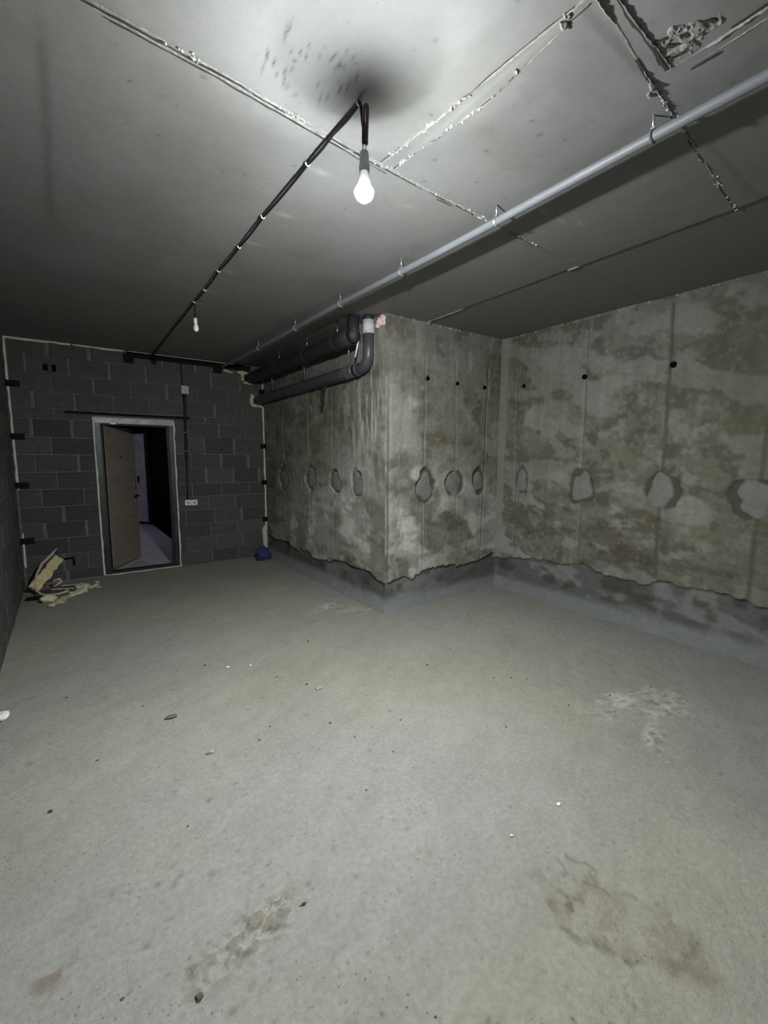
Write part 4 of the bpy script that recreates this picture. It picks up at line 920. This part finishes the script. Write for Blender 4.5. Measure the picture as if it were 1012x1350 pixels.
put_slab('insulation_slab', (-0.365, 6.03, 0.055), (-0.125, 6.37, 0.305), 0.10, 0.035, (0.3, -0.8, 0.5), 3, 'yellow_ins', 'yellow ragged insulation slab leaning up in the left corner', 'insulation', 0.016)
t = bpy.data.objects
mb = MB(); mb.tube([(-0.13, 6.36, 0.43), (-0.17, 6.33, 0.385), (-0.22, 6.30, 0.335), (-0.275, 6.24, 0.29), (-0.325, 6.14, 0.20), (-0.345, 6.05, 0.11), (-0.335, 5.98, 0.055), (-0.29, 5.90, 0.022), (-0.22, 5.83, 0.015), (-0.12, 5.80, 0.028), (-0.05, 5.84, 0.034)],
    [0.004, 0.013, 0.016, 0.014, 0.011, 0.012, 0.012, 0.012, 0.011, 0.012, 0.017], 8)
mb.solo('curled_strip', 'card', (-0.3, 6.0, 0.01), 'long curled pale strip arching over the debris in the left corner', 'strip', smooth=True)
put_slab('board', (-0.35, 6.00, 0.008), (0.02, 6.03, 0.010), 0.18, 0.012, (0, 0, 1), 5, 'brown', 'dark brown flat board under the debris pile', 'board', 0.01)
put_slab('plank', (-0.41, 5.82, 0.004), (-0.24, 5.77, 0.004), 0.07, 0.022, (0, 0, 1), 6, 'black', 'short black plank at the left end of the debris pile', 'plank', 0.003)
put_slab('foam_strip', (-0.20, 5.42, 0.004), (0.10, 5.95, 0.004), 0.05, 0.02, (0, 0, 1), 8, 'chip', 'long pale foam strip lying in front of the debris pile', 'foam', 0.018, 16, 3)
MB().blob((-0.215, 5.62, 0.03), (0.07, 0.05, 0.045), 700, 3, 0.5, 1.8, 0.002).solo('foam_lump', 'chip', (-0.225, 5.66, 0), 'pale crumpled foam lump between plank and foam strip', 'foam', smooth=True)
put_slab('pinkish_strip', (-0.20, 6.02, 0.028), (0.0, 5.93, 0.028), 0.03, 0.01, (0, 0, 1), 9, 'pinkish', 'thin pinkish strip lying across the brown board', 'strip', 0.006)
mb = MB(); mb.tube([(-0.20, 6.22, 0.02), (-0.17, 6.20, 0.09), (-0.13, 6.19, 0.10), (-0.11, 6.18, 0.07), (-0.14, 6.17, 0.05), (-0.18, 6.14, 0.03)], [0.01, 0.016, 0.018, 0.016, 0.014, 0.01], 8)
mb.solo('curled_scrap', 'card', (-0.16, 6.18, 0.02), 'small curled grey scrap behind the brown board', 'scrap', smooth=True)
put_slab('grey_strip', (-0.10, 6.20, 0.012), (0.08, 6.13, 0.012), 0.04, 0.012, (0, 0, 1), 12, 'card', 'flat pale grey strip behind the chips beside the block wall', 'strip', 0.008)
for i in range(60):
    u = rnd.random() ** 0.6; x = -0.22 + 0.36 * u + rnd.gauss(0, 0.035); y = 5.40 + 0.60 * u + rnd.gauss(0, 0.06)
    if i % 2: x, y = rnd.uniform(0.02, 0.24), rnd.uniform(5.92, 6.24)
    x = max(x, -0.36); r = rnd.uniform(0.012, 0.030)
    MB().blob((x, y, r * 0.35), (r * 1.3, r * rnd.uniform(.6, 1.1), r * 0.55), 720 + i, 1, 0.6, 1.7, 0.001).solo('foam_chip', 'chip', (x, y, 0), 'pale yellow foam chip scattered over the floor at the debris pile', 'foam', 'foam chips at the debris pile')

# ------------------------------------------------------------------ blue cloth bundle in the far corner
bm = bmesh.new(); bmesh.ops.create_icosphere(bm, subdivisions=5, radius=1)
for q in bm.verts:
    d = q.co.copy(); a = math.atan2(d.y, d.x)
    fold = 0.10 * math.sin(5 * a + 3 * d.z + 2 * mnoise.noise(d * 1.5)) * (1 - abs(d.z)) + 0.20 * mnoise.noise(d * 2.3 + Vector((4, 1, 2))) + 0.09 * (1 - abs(mnoise.noise(d * 4.5)) * 2)
    k = 1 + fold; top = 1.0 - 0.38 * max(d.z, 0)
    q.co = Vector((d.x * 0.105 * k * top - 0.02 * max(d.z, 0), d.y * 0.085 * k * top, d.z * 0.115 * k + 0.085))
    if q.co.z < 0.004: q.co.z = 0.004 + 0.002 * mnoise.noise(d * 9); q.co.x *= 1.12; q.co.y *= 1.1
me = bpy.data.meshes.new('cloth_body'); bm.to_mesh(me); bm.free(); me.materials.append(M['blue'])
me.polygons.foreach_set('use_smooth', [True] * len(me.polygons))
t = empty('cloth_bag', (2.315, 6.235, 0.0), 'crumpled dark blue cloth bag on the floor in the far right corner', 'bag')
o = bpy.data.objects.new('bag_body', me); COL.objects.link(o); o.parent = t
V, F = slab(0.12, 0.07, 0.012, 8, 4, 4, 0.012, 0.02); mb = MB(); mb.add([(2.30 - q.x, 6.19 + q.y, 0.006 + q.z) for q in V], [f[::-1] for f in F]); mb.build('flap', 'blue', t)

# ------------------------------------------------------------------ small bits on the floor
def bit(name, x, y, rad, seed, matl, label, cat, group=None, amp=0.5, sub=2):
    z = floor_z(x, y)
    return MB().blob((x, y, z + rad[2] * 0.5), rad, seed, sub, amp, 1.6, z - 0.001).solo(name, matl, (x, y, z), label, cat, group)
bit('dry_leaf', 0.408, 2.659, (0.034, 0.017, 0.008), 801, 'rust_bit', 'brown dry leaf-like scrap lying alone on the floor', 'scrap')
bit('plaster_scrap', -0.385, 3.22, (0.03, 0.05, 0.018), 802, 'white_bit', 'white plaster scrap on the floor at the left wall', 'plaster')
bit('plaster_chip', 0.857, 3.095, (0.014, 0.009, 0.006), 803, 'white_bit', 'white plaster chip on the floor, left of the pair before the blue bag', 'plaster')
bit('plaster_chip', 0.998, 3.024, (0.009, 0.007, 0.005), 804, 'white_bit', 'tiny white plaster chip, right of the pair on the mid floor', 'plaster')
bit('mortar_crumb', 1.253, 2.454, (0.026, 0.018, 0.008), 805, 'ridge', 'flat grey mortar crumb on the floor in front of the pier', 'mortar')
bit('mortar_crumb', 0.511, 2.21, (0.022, 0.014, 0.008), 806, 'ridge', 'flat grey mortar crumb on the floor nearer than the dry leaf', 'mortar')
bit('plaster_chip', 1.352, 0.99, (0.006, 0.005, 0.004), 807, 'white_bit', 'tiny white chip on the bright foreground floor left of the stain', 'plaster')
bit('plaster_chip', 1.652, 0.975, (0.010, 0.008, 0.005), 808, 'white_bit', 'white chip beside a black pebble right of the floor centre', 'plaster')
bit('plaster_chip', 1.11, 0.40, (0.009, 0.007, 0.005), 809, 'white_bit', 'white chip at the bottom edge of the floor near the brown stain', 'plaster')
bit('stone', 0.556, 1.225, (0.012, 0.006, 0.005), 810, 'pebble', 'black stone chip at the upper end of the rough floor patch', 'stone')
bit('stone', 0.205, 1.155, (0.012, 0.010, 0.010), 811, 'pebble', 'black stone lodged at the lower end of the rough floor patch', 'stone')
k = 0
for i in range(46):
    x, y = (rnd.uniform(-0.2, 2.6), rnd.uniform(0.7, 3.3)) if i < 30 else (rnd.uniform(2.2, 3.6), rnd.uniform(1.0, 3.1))
    if x > 2.4 and y > 3.3: continue
    r = rnd.uniform(0.003, 0.006) if y < 1.8 else rnd.uniform(0.004, 0.008)
    if y < 1.3 and i % 3: y += 1.2
    bit('pebble', x, y, (r * 1.3, r, r * 0.7), 830 + i, 'pebble', 'tiny dark pebble lying loose on the concrete floor', 'stone', 'dark pebbles on the floor', 0.5, 1)
